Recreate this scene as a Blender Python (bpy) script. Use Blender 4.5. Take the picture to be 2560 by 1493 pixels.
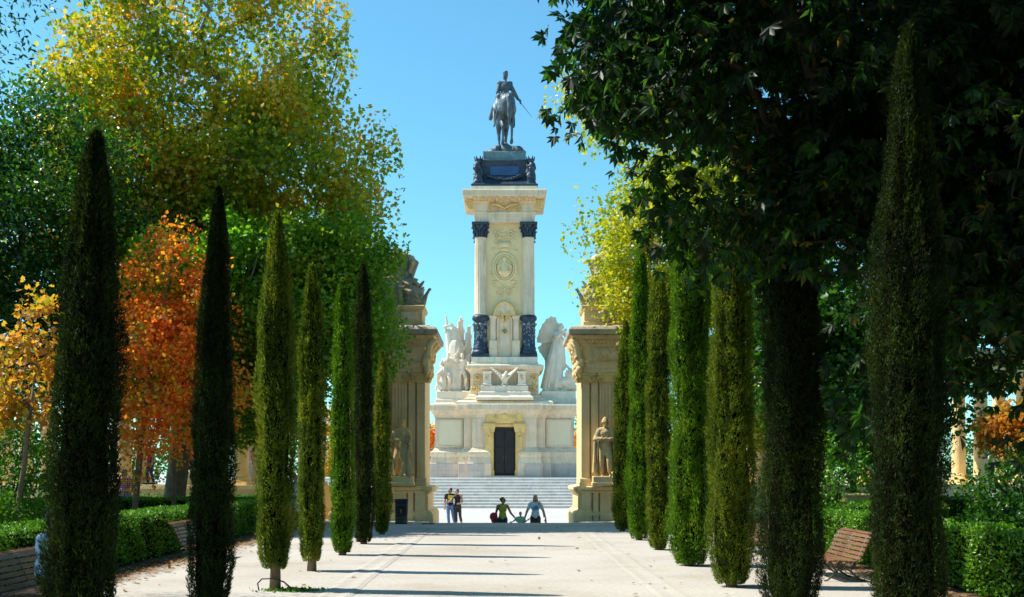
import bpy, math, random
import numpy as np
from mathutils import Vector, Matrix

for o in list(bpy.data.objects):
    bpy.data.objects.remove(o)
S = bpy.context.scene
COL = S.collection
R = math.radians

# ------------------------------------------------------------------ camera
cam = bpy.data.cameras.new('camera')
cam.sensor_width = 36.0
cam.lens = 36.0 * 2800 / 2560
cam.shift_x = 22 / 2560
cam.shift_y = (1178 - 746.5) / 2560
cam.clip_end = 2000
cam.clip_start = 0.1
camo = bpy.data.objects.new('camera', cam)
COL.objects.link(camo)
camo.location = (0, 0, 1.72)
camo.rotation_euler = (R(90), 0, 0)
S.camera = camo

# ------------------------------------------------------------------ world and sun
SUN_EL, SUN_AZ = 53.0, -80.0            # azimuth clockwise from +Y
w = bpy.data.worlds.new('World')
S.world = w
w.use_nodes = True
nt = w.node_tree
bg = nt.nodes['Background']
sky = nt.nodes.new('ShaderNodeTexSky')
sky.sky_type = 'NISHITA'
sky.sun_disc = False
sky.sun_elevation = R(SUN_EL)
sky.sun_rotation = R(SUN_AZ % 360)
sky.altitude = 600
sky.air_density = 1.0
sky.dust_density = 0.7
sky.ozone_density = 1.0
tint = nt.nodes.new('ShaderNodeMix')
tint.data_type = 'RGBA'
tint.blend_type = 'MULTIPLY'
tint.inputs[0].default_value = 1.0
tint.inputs[7].default_value = (0.68, 1.29, 1.32, 1)
nt.links.new(sky.outputs[0], tint.inputs[6])
nt.links.new(tint.outputs[2], bg.inputs[0])
bg.inputs[1].default_value = 0.115

sun = bpy.data.lights.new('sun', 'SUN')
sun.energy = 5.0
sun.angle = R(0.53)
sun.color = (1.0, 0.94, 0.83)
suno = bpy.data.objects.new('sun', sun)
COL.objects.link(suno)
to_sun = Vector((math.sin(R(SUN_AZ)) * math.cos(R(SUN_EL)),
                 math.cos(R(SUN_AZ)) * math.cos(R(SUN_EL)), math.sin(R(SUN_EL))))
suno.rotation_euler = (-to_sun).to_track_quat('-Z', 'Y').to_euler()
suno.location = (-40, 10, 60)

S.view_settings.view_transform = 'Standard'
S.view_settings.look = 'None'
S.view_settings.exposure = 0.55
S.view_settings.gamma = 1.0
S.view_settings.use_curve_mapping = False
S.render.engine = 'CYCLES'
S.cycles.max_bounces = 8
S.cycles.diffuse_bounces = 4
S.cycles.transmission_bounces = 4

# ------------------------------------------------------------------ materials
MATS = {}


def nodes_of(name):
    m = bpy.data.materials.new(name)
    m.use_nodes = True
    n = m.node_tree.nodes
    l = m.node_tree.links
    MATS[name] = m
    return m, n, l, n['Principled BSDF']


def ramp(n, cols, pos=None):
    r = n.new('ShaderNodeValToRGB')
    e = r.color_ramp.elements
    k = len(cols)
    while len(e) < k:
        e.new(0.5)
    for i, c in enumerate(cols):
        e[i].position = pos[i] if pos else i / max(1, k - 1)
        e[i].color = (c[0], c[1], c[2], 1)
    return r


def solid(name, c1, c2=None, scale=3.0, rough=0.7, bump=0.0, bscale=40, metal=0.0, spec=0.4, detail=6):
    """noise-mottled surface: c1..c2, optional fine relief"""
    m, n, l, b = nodes_of(name)
    c2 = c2 or tuple(x * 0.75 for x in c1)
    geo = n.new('ShaderNodeNewGeometry')
    t = n.new('ShaderNodeTexNoise')
    t.inputs['Scale'].default_value = scale
    t.inputs['Detail'].default_value = detail
    t.inputs['Roughness'].default_value = 0.65
    l.new(geo.outputs['Position'], t.inputs['Vector'])
    r = ramp(n, [c2, c1], [0.32, 0.62])
    l.new(t.outputs['Fac'], r.inputs[0])
    l.new(r.outputs[0], b.inputs['Base Color'])
    b.inputs['Roughness'].default_value = rough
    b.inputs['Metallic'].default_value = metal
    b.inputs['Specular IOR Level'].default_value = spec
    if bump:
        t2 = n.new('ShaderNodeTexNoise')
        t2.inputs['Scale'].default_value = bscale
        t2.inputs['Detail'].default_value = 5
        l.new(geo.outputs['Position'], t2.inputs['Vector'])
        bp = n.new('ShaderNodeBump')
        bp.inputs['Strength'].default_value = bump
        bp.inputs['Distance'].default_value = 0.05
        l.new(t2.outputs['Fac'], bp.inputs['Height'])
        l.new(bp.outputs[0], b.inputs['Normal'])
    return m


def stone(name, c1, c2, stain, scale=0.8, amt=0.5):
    """limestone: broad tone drift, vertical rain streaks, fine grain"""
    m, n, l, b = nodes_of(name)
    geo = n.new('ShaderNodeNewGeometry')
    t = n.new('ShaderNodeTexNoise')
    t.inputs['Scale'].default_value = scale
    t.inputs['Detail'].default_value = 8
    t.inputs['Roughness'].default_value = 0.7
    l.new(geo.outputs['Position'], t.inputs['Vector'])
    r = ramp(n, [c2, c1], [0.35, 0.6])
    l.new(t.outputs['Fac'], r.inputs[0])
    mp = n.new('ShaderNodeMapping')
    mp.inputs['Scale'].default_value = (3.2, 3.2, 0.28)
    l.new(geo.outputs['Position'], mp.inputs['Vector'])
    t2 = n.new('ShaderNodeTexNoise')
    t2.inputs['Scale'].default_value = 1.6
    t2.inputs['Detail'].default_value = 7
    l.new(mp.outputs[0], t2.inputs['Vector'])
    r2 = ramp(n, [(0, 0, 0), (1, 1, 1)], [0.50, 0.72])
    l.new(t2.outputs['Fac'], r2.inputs[0])
    mu = n.new('ShaderNodeMath')
    mu.operation = 'MULTIPLY'
    mu.inputs[1].default_value = amt
    l.new(r2.outputs[0], mu.inputs[0])
    mx = n.new('ShaderNodeMix')
    mx.data_type = 'RGBA'
    mx.inputs[7].default_value = (*stain, 1)
    l.new(mu.outputs[0], mx.inputs[0])
    l.new(r.outputs[0], mx.inputs[6])
    l.new(mx.outputs[2], b.inputs['Base Color'])
    b.inputs['Roughness'].default_value = 0.8
    b.inputs['Specular IOR Level'].default_value = 0.25
    t3 = n.new('ShaderNodeTexNoise')
    t3.inputs['Scale'].default_value = 14
    t3.inputs['Detail'].default_value = 6
    l.new(geo.outputs['Position'], t3.inputs['Vector'])
    bp = n.new('ShaderNodeBump')
    bp.inputs['Strength'].default_value = 0.35
    bp.inputs['Distance'].default_value = 0.04
    l.new(t3.outputs['Fac'], bp.inputs['Height'])
    l.new(bp.outputs[0], b.inputs['Normal'])
    return m


def leaf(name, cols, pos=None, trans=0.35, patch=0.5, pscale=0.45, rough=0.5, spec=0.3, tboost=1.25):
    """leaf blades: colour per leaf plus broad patches, part of the light passes through"""
    m, n, l, b = nodes_of(name)
    geo = n.new('ShaderNodeNewGeometry')
    t = n.new('ShaderNodeTexNoise')
    t.inputs['Scale'].default_value = pscale
    t.inputs['Detail'].default_value = 3
    l.new(geo.outputs['Position'], t.inputs['Vector'])
    mr = n.new('ShaderNodeMapRange')
    mr.inputs[1].default_value = 0.3
    mr.inputs[2].default_value = 0.7
    l.new(t.outputs['Fac'], mr.inputs[0])
    mx = n.new('ShaderNodeMix')
    mx.data_type = 'FLOAT'
    mx.inputs[0].default_value = patch
    l.new(geo.outputs['Random Per Island'], mx.inputs[2])
    l.new(mr.outputs[0], mx.inputs[3])
    r = ramp(n, cols, pos)
    l.new(mx.outputs[0], r.inputs[0])
    l.new(r.outputs[0], b.inputs['Base Color'])
    b.inputs['Roughness'].default_value = rough
    b.inputs['Specular IOR Level'].default_value = spec
    tr = n.new('ShaderNodeBsdfTranslucent')
    g = n.new('ShaderNodeMix')
    g.data_type = 'RGBA'
    g.blend_type = 'MULTIPLY'
    g.inputs[0].default_value = 1
    g.inputs[7].default_value = (tboost, tboost, tboost * 0.6, 1)
    l.new(r.outputs[0], g.inputs[6])
    l.new(g.outputs[2], tr.inputs['Color'])
    ms = n.new('ShaderNodeMixShader')
    ms.inputs[0].default_value = trans
    l.new(b.outputs[0], ms.inputs[1])
    l.new(tr.outputs[0], ms.inputs[2])
    l.new(ms.outputs[0], n['Material Output'].inputs['Surface'])
    return m


stone('marble', (0.82, 0.66, 0.47), (0.68, 0.53, 0.36), (0.36, 0.33, 0.27), 0.9, 0.50)
stone('marble_white', (0.86, 0.74, 0.58), (0.74, 0.62, 0.47), (0.48, 0.46, 0.42), 1.2, 0.40)
stone('granite', (0.62, 0.52, 0.45), (0.50, 0.42, 0.37), (0.28, 0.28, 0.28), 1.1, 0.45)
stone('yellow_stone', (0.84, 0.58, 0.22), (0.70, 0.46, 0.17), (0.36, 0.28, 0.16), 1.2, 0.40)
stone('panel_stone', (0.86, 0.68, 0.38), (0.76, 0.58, 0.31), (0.5, 0.43, 0.3), 0.6, 0.25)
stone('plaque_stone', (0.80, 0.68, 0.47), (0.76, 0.64, 0.44), (0.55, 0.53, 0.45), 0.6, 0.2)
stone('pylon_stone', (0.88, 0.65, 0.33), (0.74, 0.53, 0.26), (0.42, 0.33, 0.20), 1.2, 0.40)
stone('weathered_top', (0.52, 0.44, 0.31), (0.32, 0.28, 0.21), (0.10, 0.10, 0.10), 1.6, 0.75)
stone('statue_stone', (0.74, 0.53, 0.24), (0.52, 0.38, 0.19), (0.12, 0.13, 0.14), 2.4, 0.75)
stone('step_stone', (0.60, 0.58, 0.54), (0.48, 0.47, 0.44), (0.34, 0.33, 0.31), 1.3, 0.4)
stone('marble_stained', (0.84, 0.74, 0.58), (0.70, 0.62, 0.48), (0.36, 0.58, 0.47), 1.0, 0.75)
stone('plaza_stone', (0.50, 0.48, 0.46), (0.44, 0.42, 0.40), (0.5, 0.48, 0.45), 0.5, 0.3)
solid('bronze', (0.09, 0.13, 0.15), (0.030, 0.050, 0.066), 2.2, 0.5, 0.4, 12, 0.15, 0.5)
solid('bronze_dark', (0.035, 0.060, 0.095), (0.014, 0.024, 0.042), 2.4, 0.45, 0.4, 14, 0.2, 0.5)
solid('bronze_relief', (0.26, 0.30, 0.32), (0.10, 0.14, 0.17), 3.0, 0.6, 0.3, 14)
solid('bronze_plaque', (0.035, 0.10, 0.24), (0.025, 0.07, 0.18), 1.6, 0.4)
solid('verdigris', (0.20, 0.30, 0.32), (0.09, 0.15, 0.18), 1.8, 0.7, 0.3, 16)
solid('door_wood', (0.022, 0.020, 0.020), (0.010, 0.010, 0.011), 5, 0.5, 0.2, 30)
solid('bin_paint', (0.022, 0.030, 0.034), (0.012, 0.016, 0.02), 4, 0.4)
solid('bin_badge', (0.55, 0.16, 0.05), (0.4, 0.1, 0.04), 20, 0.5)
solid('iron', (0.16, 0.15, 0.11), (0.07, 0.065, 0.05), 12, 0.5, 0.1, 60)
solid('hose_rubber', (0.03, 0.028, 0.025), None, 6, 0.5)
solid('cabinet_paint', (0.42, 0.34, 0.13), (0.36, 0.29, 0.11), 2, 0.6)
solid('bark_plane', (0.26, 0.22, 0.14), (0.12, 0.10, 0.065), 4.0, 0.9, 0.5, 12)
solid('bark_dark', (0.065, 0.05, 0.036), (0.028, 0.022, 0.017), 5.0, 0.95, 0.8, 14)
solid('bark_young', (0.22, 0.16, 0.10), (0.13, 0.095, 0.06), 6.0, 0.9, 0.4, 18)
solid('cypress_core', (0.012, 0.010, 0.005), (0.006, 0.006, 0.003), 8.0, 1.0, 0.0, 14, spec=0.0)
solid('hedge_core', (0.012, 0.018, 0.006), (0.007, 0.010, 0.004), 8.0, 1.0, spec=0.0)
solid('skin', (0.50, 0.29, 0.20), (0.46, 0.26, 0.17), 6, 0.5)
solid('skin_pale', (0.60, 0.38, 0.28), (0.55, 0.34, 0.24), 6, 0.5)
solid('skin_tan', (0.40, 0.21, 0.13), (0.36, 0.19, 0.11), 6, 0.5)
solid('hair_dark', (0.018, 0.012, 0.009), (0.010, 0.007, 0.006), 40, 0.45)
solid('hair_brown', (0.075, 0.038, 0.018), (0.045, 0.024, 0.012), 40, 0.45)
solid('hair_blond', (0.45, 0.33, 0.15), (0.36, 0.26, 0.11), 40, 0.5)
solid('eye_dark', (0.01, 0.008, 0.007), None, 4, 0.2)
CL = dict(cloth_black=(0.012, 0.012, 0.014), cloth_charcoal=(0.035, 0.037, 0.045), cloth_denim=(0.10, 0.20, 0.38),
          cloth_lime=(0.42, 0.45, 0.05), cloth_navy=(0.03, 0.05, 0.12), cloth_mint=(0.33, 0.62, 0.38),
          cloth_white=(0.74, 0.76, 0.80), cloth_blueprint=(0.06, 0.34, 0.75), cloth_brown=(0.085, 0.045, 0.035),
          cloth_red=(0.42, 0.03, 0.06), cloth_maroon=(0.13, 0.02, 0.03), cloth_sky=(0.32, 0.50, 0.72),
          cloth_pale=(0.62, 0.66, 0.74), cloth_pink=(0.72, 0.34, 0.42), cloth_blue=(0.05, 0.09, 0.42),
          cloth_orange=(0.70, 0.16, 0.04), cloth_yellowprint=(0.62, 0.55, 0.03), cloth_grey=(0.30, 0.30, 0.31),
          straw=(0.5, 0.38, 0.2), shoe=(0.10, 0.09, 0.085))
for k, c in CL.items():
    solid(k, c, tuple(x * 0.82 for x in c), 14, 0.85, 0.15, 60)


def check_mat():
    m, n, l, b = nodes_of('cloth_check')
    tc = n.new('ShaderNodeTexCoord')
    out = []
    sep = n.new('ShaderNodeSeparateXYZ')
    l.new(tc.outputs['Object'], sep.inputs[0])
    for ax in (0, 2):
        mm = n.new('ShaderNodeMath'); mm.operation = 'MULTIPLY'; mm.inputs[1].default_value = 15
        l.new(sep.outputs[ax], mm.inputs[0])
        fr = n.new('ShaderNodeMath'); fr.operation = 'FRACT'
        l.new(mm.outputs[0], fr.inputs[0])
        gt = n.new('ShaderNodeMath'); gt.operation = 'GREATER_THAN'; gt.inputs[1].default_value = 0.5
        l.new(fr.outputs[0], gt.inputs[0])
        out.append(gt)
    ad = n.new('ShaderNodeMath'); ad.operation = 'ADD'
    l.new(out[0].outputs[0], ad.inputs[0]); l.new(out[1].outputs[0], ad.inputs[1])
    dv = n.new('ShaderNodeMath'); dv.operation = 'MULTIPLY'; dv.inputs[1].default_value = 0.5
    l.new(ad.outputs[0], dv.inputs[0])
    r = ramp(n, [(0.80, 0.62, 0.66), (0.78, 0.22, 0.32), (0.62, 0.03, 0.12)])
    l.new(dv.outputs[0], r.inputs[0]); l.new(r.outputs[0], b.inputs['Base Color'])
    b.inputs['Roughness'].default_value = 0.85


check_mat()


def wood_mat():
    m, n, l, b = nodes_of('bench_wood')
    tc = n.new('ShaderNodeTexCoord')
    mp = n.new('ShaderNodeMapping'); mp.inputs['Scale'].default_value = (1.5, 14, 14)
    l.new(tc.outputs['Object'], mp.inputs[0])
    t = n.new('ShaderNodeTexNoise'); t.inputs['Scale'].default_value = 3; t.inputs['Detail'].default_value = 8
    l.new(mp.outputs[0], t.inputs['Vector'])
    r = ramp(n, [(0.10, 0.042, 0.022), (0.21, 0.092, 0.048), (0.28, 0.15, 0.09)], [0.3, 0.55, 0.75])
    l.new(t.outputs['Fac'], r.inputs[0]); l.new(r.outputs[0], b.inputs['Base Color'])
    b.inputs['Roughness'].default_value = 0.38


wood_mat()


def sand_mat():
    """rolled pale sand; brown leaf mould along the hedges, specks of grit"""
    m, n, l, b = nodes_of('sand')
    geo = n.new('ShaderNodeNewGeometry')
    t = n.new('ShaderNodeTexNoise'); t.inputs['Scale'].default_value = 0.35; t.inputs['Detail'].default_value = 9
    t.inputs['Roughness'].default_value = 0.65
    l.new(geo.outputs['Position'], t.inputs['Vector'])
    r = ramp(n, [(0.38, 0.325, 0.265), (0.455, 0.415, 0.365), (0.50, 0.465, 0.42)], [0.3, 0.5, 0.7])
    l.new(t.outputs['Fac'], r.inputs[0])
    # grit
    t2 = n.new('ShaderNodeTexNoise'); t2.inputs['Scale'].default_value = 7; t2.inputs['Detail'].default_value = 6
    t2.inputs['Roughness'].default_value = 0.75
    l.new(geo.outputs['Position'], t2.inputs['Vector'])
    r2 = ramp(n, [(0.42, 0.34, 0.27), (1, 1, 1)], [0.30, 0.40])
    l.new(t2.outputs['Fac'], r2.inputs[0])
    mx = n.new('ShaderNodeMix'); mx.data_type = 'RGBA'; mx.blend_type = 'MULTIPLY'; mx.inputs[0].default_value = 0.6
    l.new(r.outputs[0], mx.inputs[6]); l.new(r2.outputs[0], mx.inputs[7])
    # leaf mould beside the hedges (|x| beyond 5.6)
    sep = n.new('ShaderNodeSeparateXYZ'); l.new(geo.outputs['Position'], sep.inputs[0])
    ab = n.new('ShaderNodeMath'); ab.operation = 'ABSOLUTE'; l.new(sep.outputs[0], ab.inputs[0])
    t4 = n.new('ShaderNodeTexNoise'); t4.inputs['Scale'].default_value = 2.2; t4.inputs['Detail'].default_value = 6
    l.new(geo.outputs['Position'], t4.inputs['Vector'])
    ad = n.new('ShaderNodeMath'); ad.operation = 'ADD'
    l.new(ab.outputs[0], ad.inputs[0]); l.new(t4.outputs['Fac'], ad.inputs[1])
    mr = n.new('ShaderNodeMapRange'); mr.inputs[1].default_value = 6.2; mr.inputs[2].default_value = 6.9
    l.new(ad.outputs[0], mr.inputs[0])
    mx2 = n.new('ShaderNodeMix'); mx2.data_type = 'RGBA'; mx2.inputs[7].default_value = (0.13, 0.085, 0.05, 1)
    l.new(mr.outputs[0], mx2.inputs[0]); l.new(mx.outputs[2], mx2.inputs[6])
    l.new(mx2.outputs[2], b.inputs['Base Color'])
    b.inputs['Roughness'].default_value = 0.95
    b.inputs['Specular IOR Level'].default_value = 0.1
    t3 = n.new('ShaderNodeTexNoise'); t3.inputs['Scale'].default_value = 9; t3.inputs['Detail'].default_value = 8
    l.new(geo.outputs['Position'], t3.inputs['Vector'])
    bp = n.new('ShaderNodeBump'); bp.inputs['Strength'].default_value = 0.5; bp.inputs['Distance'].default_value = 0.03
    l.new(t3.outputs['Fac'], bp.inputs['Height']); l.new(bp.outputs[0], b.inputs['Normal'])


sand_mat()
solid('gutter_stone', (0.49, 0.45, 0.40), (0.42, 0.385, 0.34), 2.5, 0.85, 0.3, 20)
solid('lake_water', (0.02, 0.045, 0.04), (0.015, 0.035, 0.03), .2, 0.08, 0.15, 2.0)
solid('earth', (0.20, 0.16, 0.10), (0.11, 0.085, 0.05), 1.2, 1.0, 0.5, 8)
solid('lawn', (0.09, 0.17, 0.025), (0.05, 0.10, 0.015), 2, 1.0)

leaf('leaf_plane', [(0.14, 0.23, 0.008), (0.30, 0.35, 0.012), (0.60, 0.47, 0.020), (0.72, 0.37, 0.03), (0.50, 0.21, 0.05)],
     [0.22, 0.47, 0.63, 0.78, 0.96], 0.50, 0.52, 0.55, 0.35, 0.5, 1.4)
leaf('leaf_plane_green', [(0.07, 0.18, 0.006), (0.14, 0.29, 0.010), (0.24, 0.36, 0.014), (0.42, 0.34, 0.03)],
     [0.1, 0.45, 0.75, 0.98], 0.50, 0.4, 0.5, 0.35, 0.5, 1.5)
leaf('leaf_dark', [(0.012, 0.040, 0.006), (0.030, 0.11, 0.008), (0.065, 0.18, 0.012), (0.20, 0.22, 0.02)],
     [0.1, 0.5, 0.82, 1.0], 0.42, 0.35, 0.5, 0.35, 0.5, 1.7)
leaf('leaf_maple', [(0.20, 0.33, 0.02), (0.60, 0.38, 0.03), (0.82, 0.28, 0.022), (0.80, 0.17, 0.016), (0.60, 0.09, 0.02)],
     [0.16, 0.34, 0.48, 0.68, 0.92], 0.48, 0.5, 1.0, 0.4, 0.5, 1.7)
leaf('leaf_limegreen', [(0.10, 0.34, 0.012), (0.22, 0.46, 0.016), (0.30, 0.50, 0.02)], None, 0.50, 0.3, 0.6, 0.4, 0.5, 1.5)
leaf('leaf_amber', [(0.26, 0.30, 0.02), (0.50, 0.33, 0.03), (0.54, 0.24, 0.03), (0.42, 0.14, 0.03)],
     [0.1, 0.35, 0.65, 0.95], 0.50, 0.4, 0.7, 0.4, 0.5, 1.5)
leaf('leaf_yellow', [(0.16, 0.27, 0.012), (0.36, 0.42, 0.018), (0.60, 0.52, 0.025), (0.58, 0.34, 0.04)],
     [0.1, 0.42, 0.75, 1.0], 0.50, 0.4, 0.5, 0.4, 0.5, 1.4)
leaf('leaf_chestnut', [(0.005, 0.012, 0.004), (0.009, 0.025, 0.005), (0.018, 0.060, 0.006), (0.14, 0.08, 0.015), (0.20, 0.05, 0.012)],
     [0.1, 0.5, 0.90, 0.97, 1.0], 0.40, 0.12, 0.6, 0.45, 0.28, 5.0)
leaf('leaf_cypress_green', [(0.016, 0.048, 0.002), (0.055, 0.130, 0.005), (0.13, 0.25, 0.010), (0.20, 0.15, 0.02)],
     [0.15, 0.5, 0.80, 1.0], 0.34, 0.5, 2.2, 0.6, 0.15, 2.6)
leaf('leaf_cypress_olive', [(0.020, 0.040, 0.003), (0.070, 0.108, 0.007), (0.17, 0.22, 0.016), (0.20, 0.115, 0.02)],
     [0.15, 0.48, 0.76, 0.95], 0.34, 0.5, 2.2, 0.6, 0.15, 2.4)
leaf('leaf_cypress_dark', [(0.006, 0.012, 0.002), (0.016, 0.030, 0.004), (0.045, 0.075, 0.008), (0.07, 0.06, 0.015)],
     [0.2, 0.55, 0.85, 1.0], 0.30, 0.45, 2.2, 0.6, 0.15, 2.4)  # near trees' canopy shade darkened into the colour; also one naturally darker cypress
leaf('leaf_hedge', [(0.038, 0.12, 0.006), (0.095, 0.26, 0.010), (0.19, 0.40, 0.018), (0.32, 0.36, 0.03)],
     [0.1, 0.5, 0.85, 1.0], 0.28, 0.3, 1.5, 0.4, 0.4)
leaf('leaf_litter', [(0.20, 0.10, 0.04), (0.32, 0.15, 0.05), (0.40, 0.24, 0.08)], None, 0.1, 0.2, 1.0)


# ------------------------------------------------------------------ mesh building
def tag(o, label=None, cat=None, group=None, kind=None):
    if label: o['label'] = label
    if cat: o['category'] = cat
    if group: o['group'] = group
    if kind: o['kind'] = kind
    return o


def empty(name, loc=(0, 0, 0), rz=0, scale=1.0):
    o = bpy.data.objects.new(name, None)
    o.empty_display_size = 0.2
    COL.objects.link(o)
    o.location = loc
    o.rotation_euler = (0, 0, rz)
    o.scale = (scale,) * 3
    return o


def link(name, me, mat, parent=None, loc=None):
    o = bpy.data.objects.new(name, me)
    COL.objects.link(o)
    if mat is not None and not me.materials:
        me.materials.append(MATS[mat] if isinstance(mat, str) else mat)
    if parent is not None: o.parent = parent
    if loc is not None: o.location = loc
    return o


class MB:
    def __init__(s):
        s.v = []; s.f = []

    def add(s, vs, fs):
        b = len(s.v)
        s.v.extend(tuple(p) for p in vs)
        s.f.extend(tuple(i + b for i in f) for f in fs)
        return s

    def box(s, x0, x1, y0, y1, z0, z1):
        return s.add([(x0, y0, z0), (x1, y0, z0), (x1, y1, z0), (x0, y1, z0), (x0, y0, z1), (x1, y0, z1), (x1, y1, z1), (x0, y1, z1)],
                     [(0, 3, 2, 1), (4, 5, 6, 7), (0, 1, 5, 4), (1, 2, 6, 5), (2, 3, 7, 6), (3, 0, 4, 7)])

    def loft(s, x0, x1, y0, y1, prof):
        """stack of rectangles, each outset by prof[i][0] at height prof[i][1]"""
        vs = []; fs = []
        for o, z in prof:
            vs += [(x0 - o, y0 - o, z), (x1 + o, y0 - o, z), (x1 + o, y1 + o, z), (x0 - o, y1 + o, z)]
        k = len(prof)
        for i in range(k - 1):
            for j in range(4):
                a = i * 4 + j; b = i * 4 + (j + 1) % 4
                fs.append((a, b, b + 4, a + 4))
        fs.append((3, 2, 1, 0)); t = (k - 1) * 4
        fs.append((t, t + 1, t + 2, t + 3))
        return s.add(vs, fs)

    def lathe(s, prof, cx=0, cy=0, seg=20, flutes=0, depth=0.0):
        vs = []; fs = []
        for r, z in prof:
            for j in range(seg):
                a = 2 * math.pi * j / seg
                rr = r
                if flutes: rr = r * (1 - depth * (0.5 + 0.5 * math.cos(flutes * a)))
                vs.append((cx + rr * math.cos(a), cy + rr * math.sin(a), z))
        for i in range(len(prof) - 1):
            for j in range(seg):
                a = i * seg + j; b = i * seg + (j + 1) % seg
                fs.append((a, b, b + seg, a + seg))
        fs.append(tuple(range(seg - 1, -1, -1)))
        t = (len(prof) - 1) * seg
        fs.append(tuple(range(t, t + seg)))
        return s.add(vs, fs)

    def tube(s, path, rad, seg=6, cap=True):
        path = [Vector(p) for p in path]
        if not isinstance(rad, (list, tuple)): rad = [rad] * len(path)
        vs = []; fs = []
        up = Vector((0.12, 0.23, 0.97))
        for i, p in enumerate(path):
            d = (path[min(i + 1, len(path) - 1)] - path[max(i - 1, 0)])
            if d.length < 1e-9: d = Vector((0, 0, 1))
            d.normalize()
            u = d.cross(up)
            if u.length < 0.15: u = d.cross(Vector((1, 0.1, 0)))
            u.normalize(); v = d.cross(u)
            for j in range(seg):
                a = 2 * math.pi * j / seg
                vs.append(p + (u * math.cos(a) + v * math.sin(a)) * rad[i])
        for i in range(len(path) - 1):
            for j in range(seg):
                a = i * seg + j; b = i * seg + (j + 1) % seg
                fs.append((a, a + seg, b + seg, b))
        if cap:
            fs.append(tuple(range(seg)))
            t = (len(path) - 1) * seg
            fs.append(tuple(range(t + seg - 1, t - 1, -1)))
        return s.add(vs, fs)

    def cap(s, p0, p1, r0, r1=None, seg=10):
        """tapered capsule"""
        if r1 is None: r1 = r0
        p0 = Vector(p0); p1 = Vector(p1)
        d = p1 - p0
        L = d.length
        if L < 1e-6: d = Vector((0, 0, 1))
        else: d = d / L
        pts = []; rr = []
        for k in (0, 1, 2, 3):
            a = math.pi / 2 * k / 3.0
            pts.append(p0 - d * r0 * math.cos(a)); rr.append(max(r0 * math.sin(a), r0 * 0.02))
        for k in (3, 2, 1, 0):
            a = math.pi / 2 * k / 3.0
            pts.append(p1 + d * r1 * math.cos(a)); rr.append(max(r1 * math.sin(a), r1 * 0.02))
        u = d.cross(Vector((0.13, 0.21, 0.97)))
        if u.length < 0.2: u = d.cross(Vector((1, 0.1, 0)))
        u.normalize(); v = d.cross(u)
        vs = []; fs = []
        for p, r in zip(pts, rr):
            for j in range(seg):
                a = 2 * math.pi * j / seg
                vs.append(p + (u * math.cos(a) + v * math.sin(a)) * r)
        n = len(pts)
        for i in range(n - 1):
            for j in range(seg):
                a = i * seg + j; b = i * seg + (j + 1) % seg
                fs.append((a, a + seg, b + seg, b))
        fs.append(tuple(range(seg))); t = (n - 1) * seg
        fs.append(tuple(range(t + seg - 1, t - 1, -1)))
        return s.add(vs, fs)

    def ell(s, c, r, rot=None, seg=12, rings=8):
        if not isinstance(r, (list, tuple)): r = (r, r, r)
        c = Vector(c); M = rot if rot is not None else Matrix.Identity(3)
        vs = []; fs = []
        for i in range(rings + 1):
            ph = math.pi * i / rings
            sr = max(math.sin(ph), 0.02)
            for j in range(seg):
                a = 2 * math.pi * j / seg
                vs.append(c + M @ Vector((r[0] * sr * math.cos(a), r[1] * sr * math.sin(a), -r[2] * math.cos(ph))))
        for i in range(rings):
            for j in range(seg):
                a = i * seg + j; b = i * seg + (j + 1) % seg
                fs.append((a, b, b + seg, a + seg))
        fs.append(tuple(range(seg - 1, -1, -1))); t = rings * seg
        fs.append(tuple(range(t, t + seg)))
        return s.add(vs, fs)

    def merge(s, o, M=None):
        vs = [(M @ Vector(p)) for p in o.v] if M is not None else o.v
        return s.add(vs, o.f)

    def mesh(s, name, smooth=False):
        me = bpy.data.meshes.new(name)
        me.from_pydata([tuple(p) for p in s.v], [], s.f)
        if smooth: me.shade_smooth()
        return me

    def build(s, name, mat, parent=None, smooth=False, bevel=0.0, loc=None):
        o = link(name, s.mesh(name, smooth), mat, parent, loc)
        if bevel:
            b = o.modifiers.new('bevel', 'BEVEL'); b.width = bevel; b.segments = 2; b.limit_method = 'ANGLE'
        return o

    def sculpt(s, name, mat, parent=None, voxel=0.04, smooth=2, loc=None, fac=0.5):
        """closed overlapping shapes fused into one continuous skin"""
        o = link(name, s.mesh(name, True), mat, parent, loc)
        r = o.modifiers.new('fuse', 'REMESH'); r.mode = 'VOXEL'; r.voxel_size = voxel; r.use_smooth_shade = True
        if smooth:
            m = o.modifiers.new('soften', 'SMOOTH'); m.iterations = smooth; m.factor = fac
        return o


def fastmesh(name, verts, tris, smooth=False):
    """verts Nx3 and tris Mx3 numpy -> mesh"""
    me = bpy.data.meshes.new(name)
    n = len(verts); t = len(tris)
    me.vertices.add(n)
    me.vertices.foreach_set('co', np.ascontiguousarray(verts, dtype=np.float32).ravel())
    me.loops.add(t * 3)
    me.loops.foreach_set('vertex_index', np.ascontiguousarray(tris, dtype=np.int32).ravel())
    me.polygons.add(t)
    me.polygons.foreach_set('loop_start', np.arange(0, t * 3, 3, dtype=np.int32))
    me.update(calc_edges=True)
    if smooth: me.shade_smooth()
    return me


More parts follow.
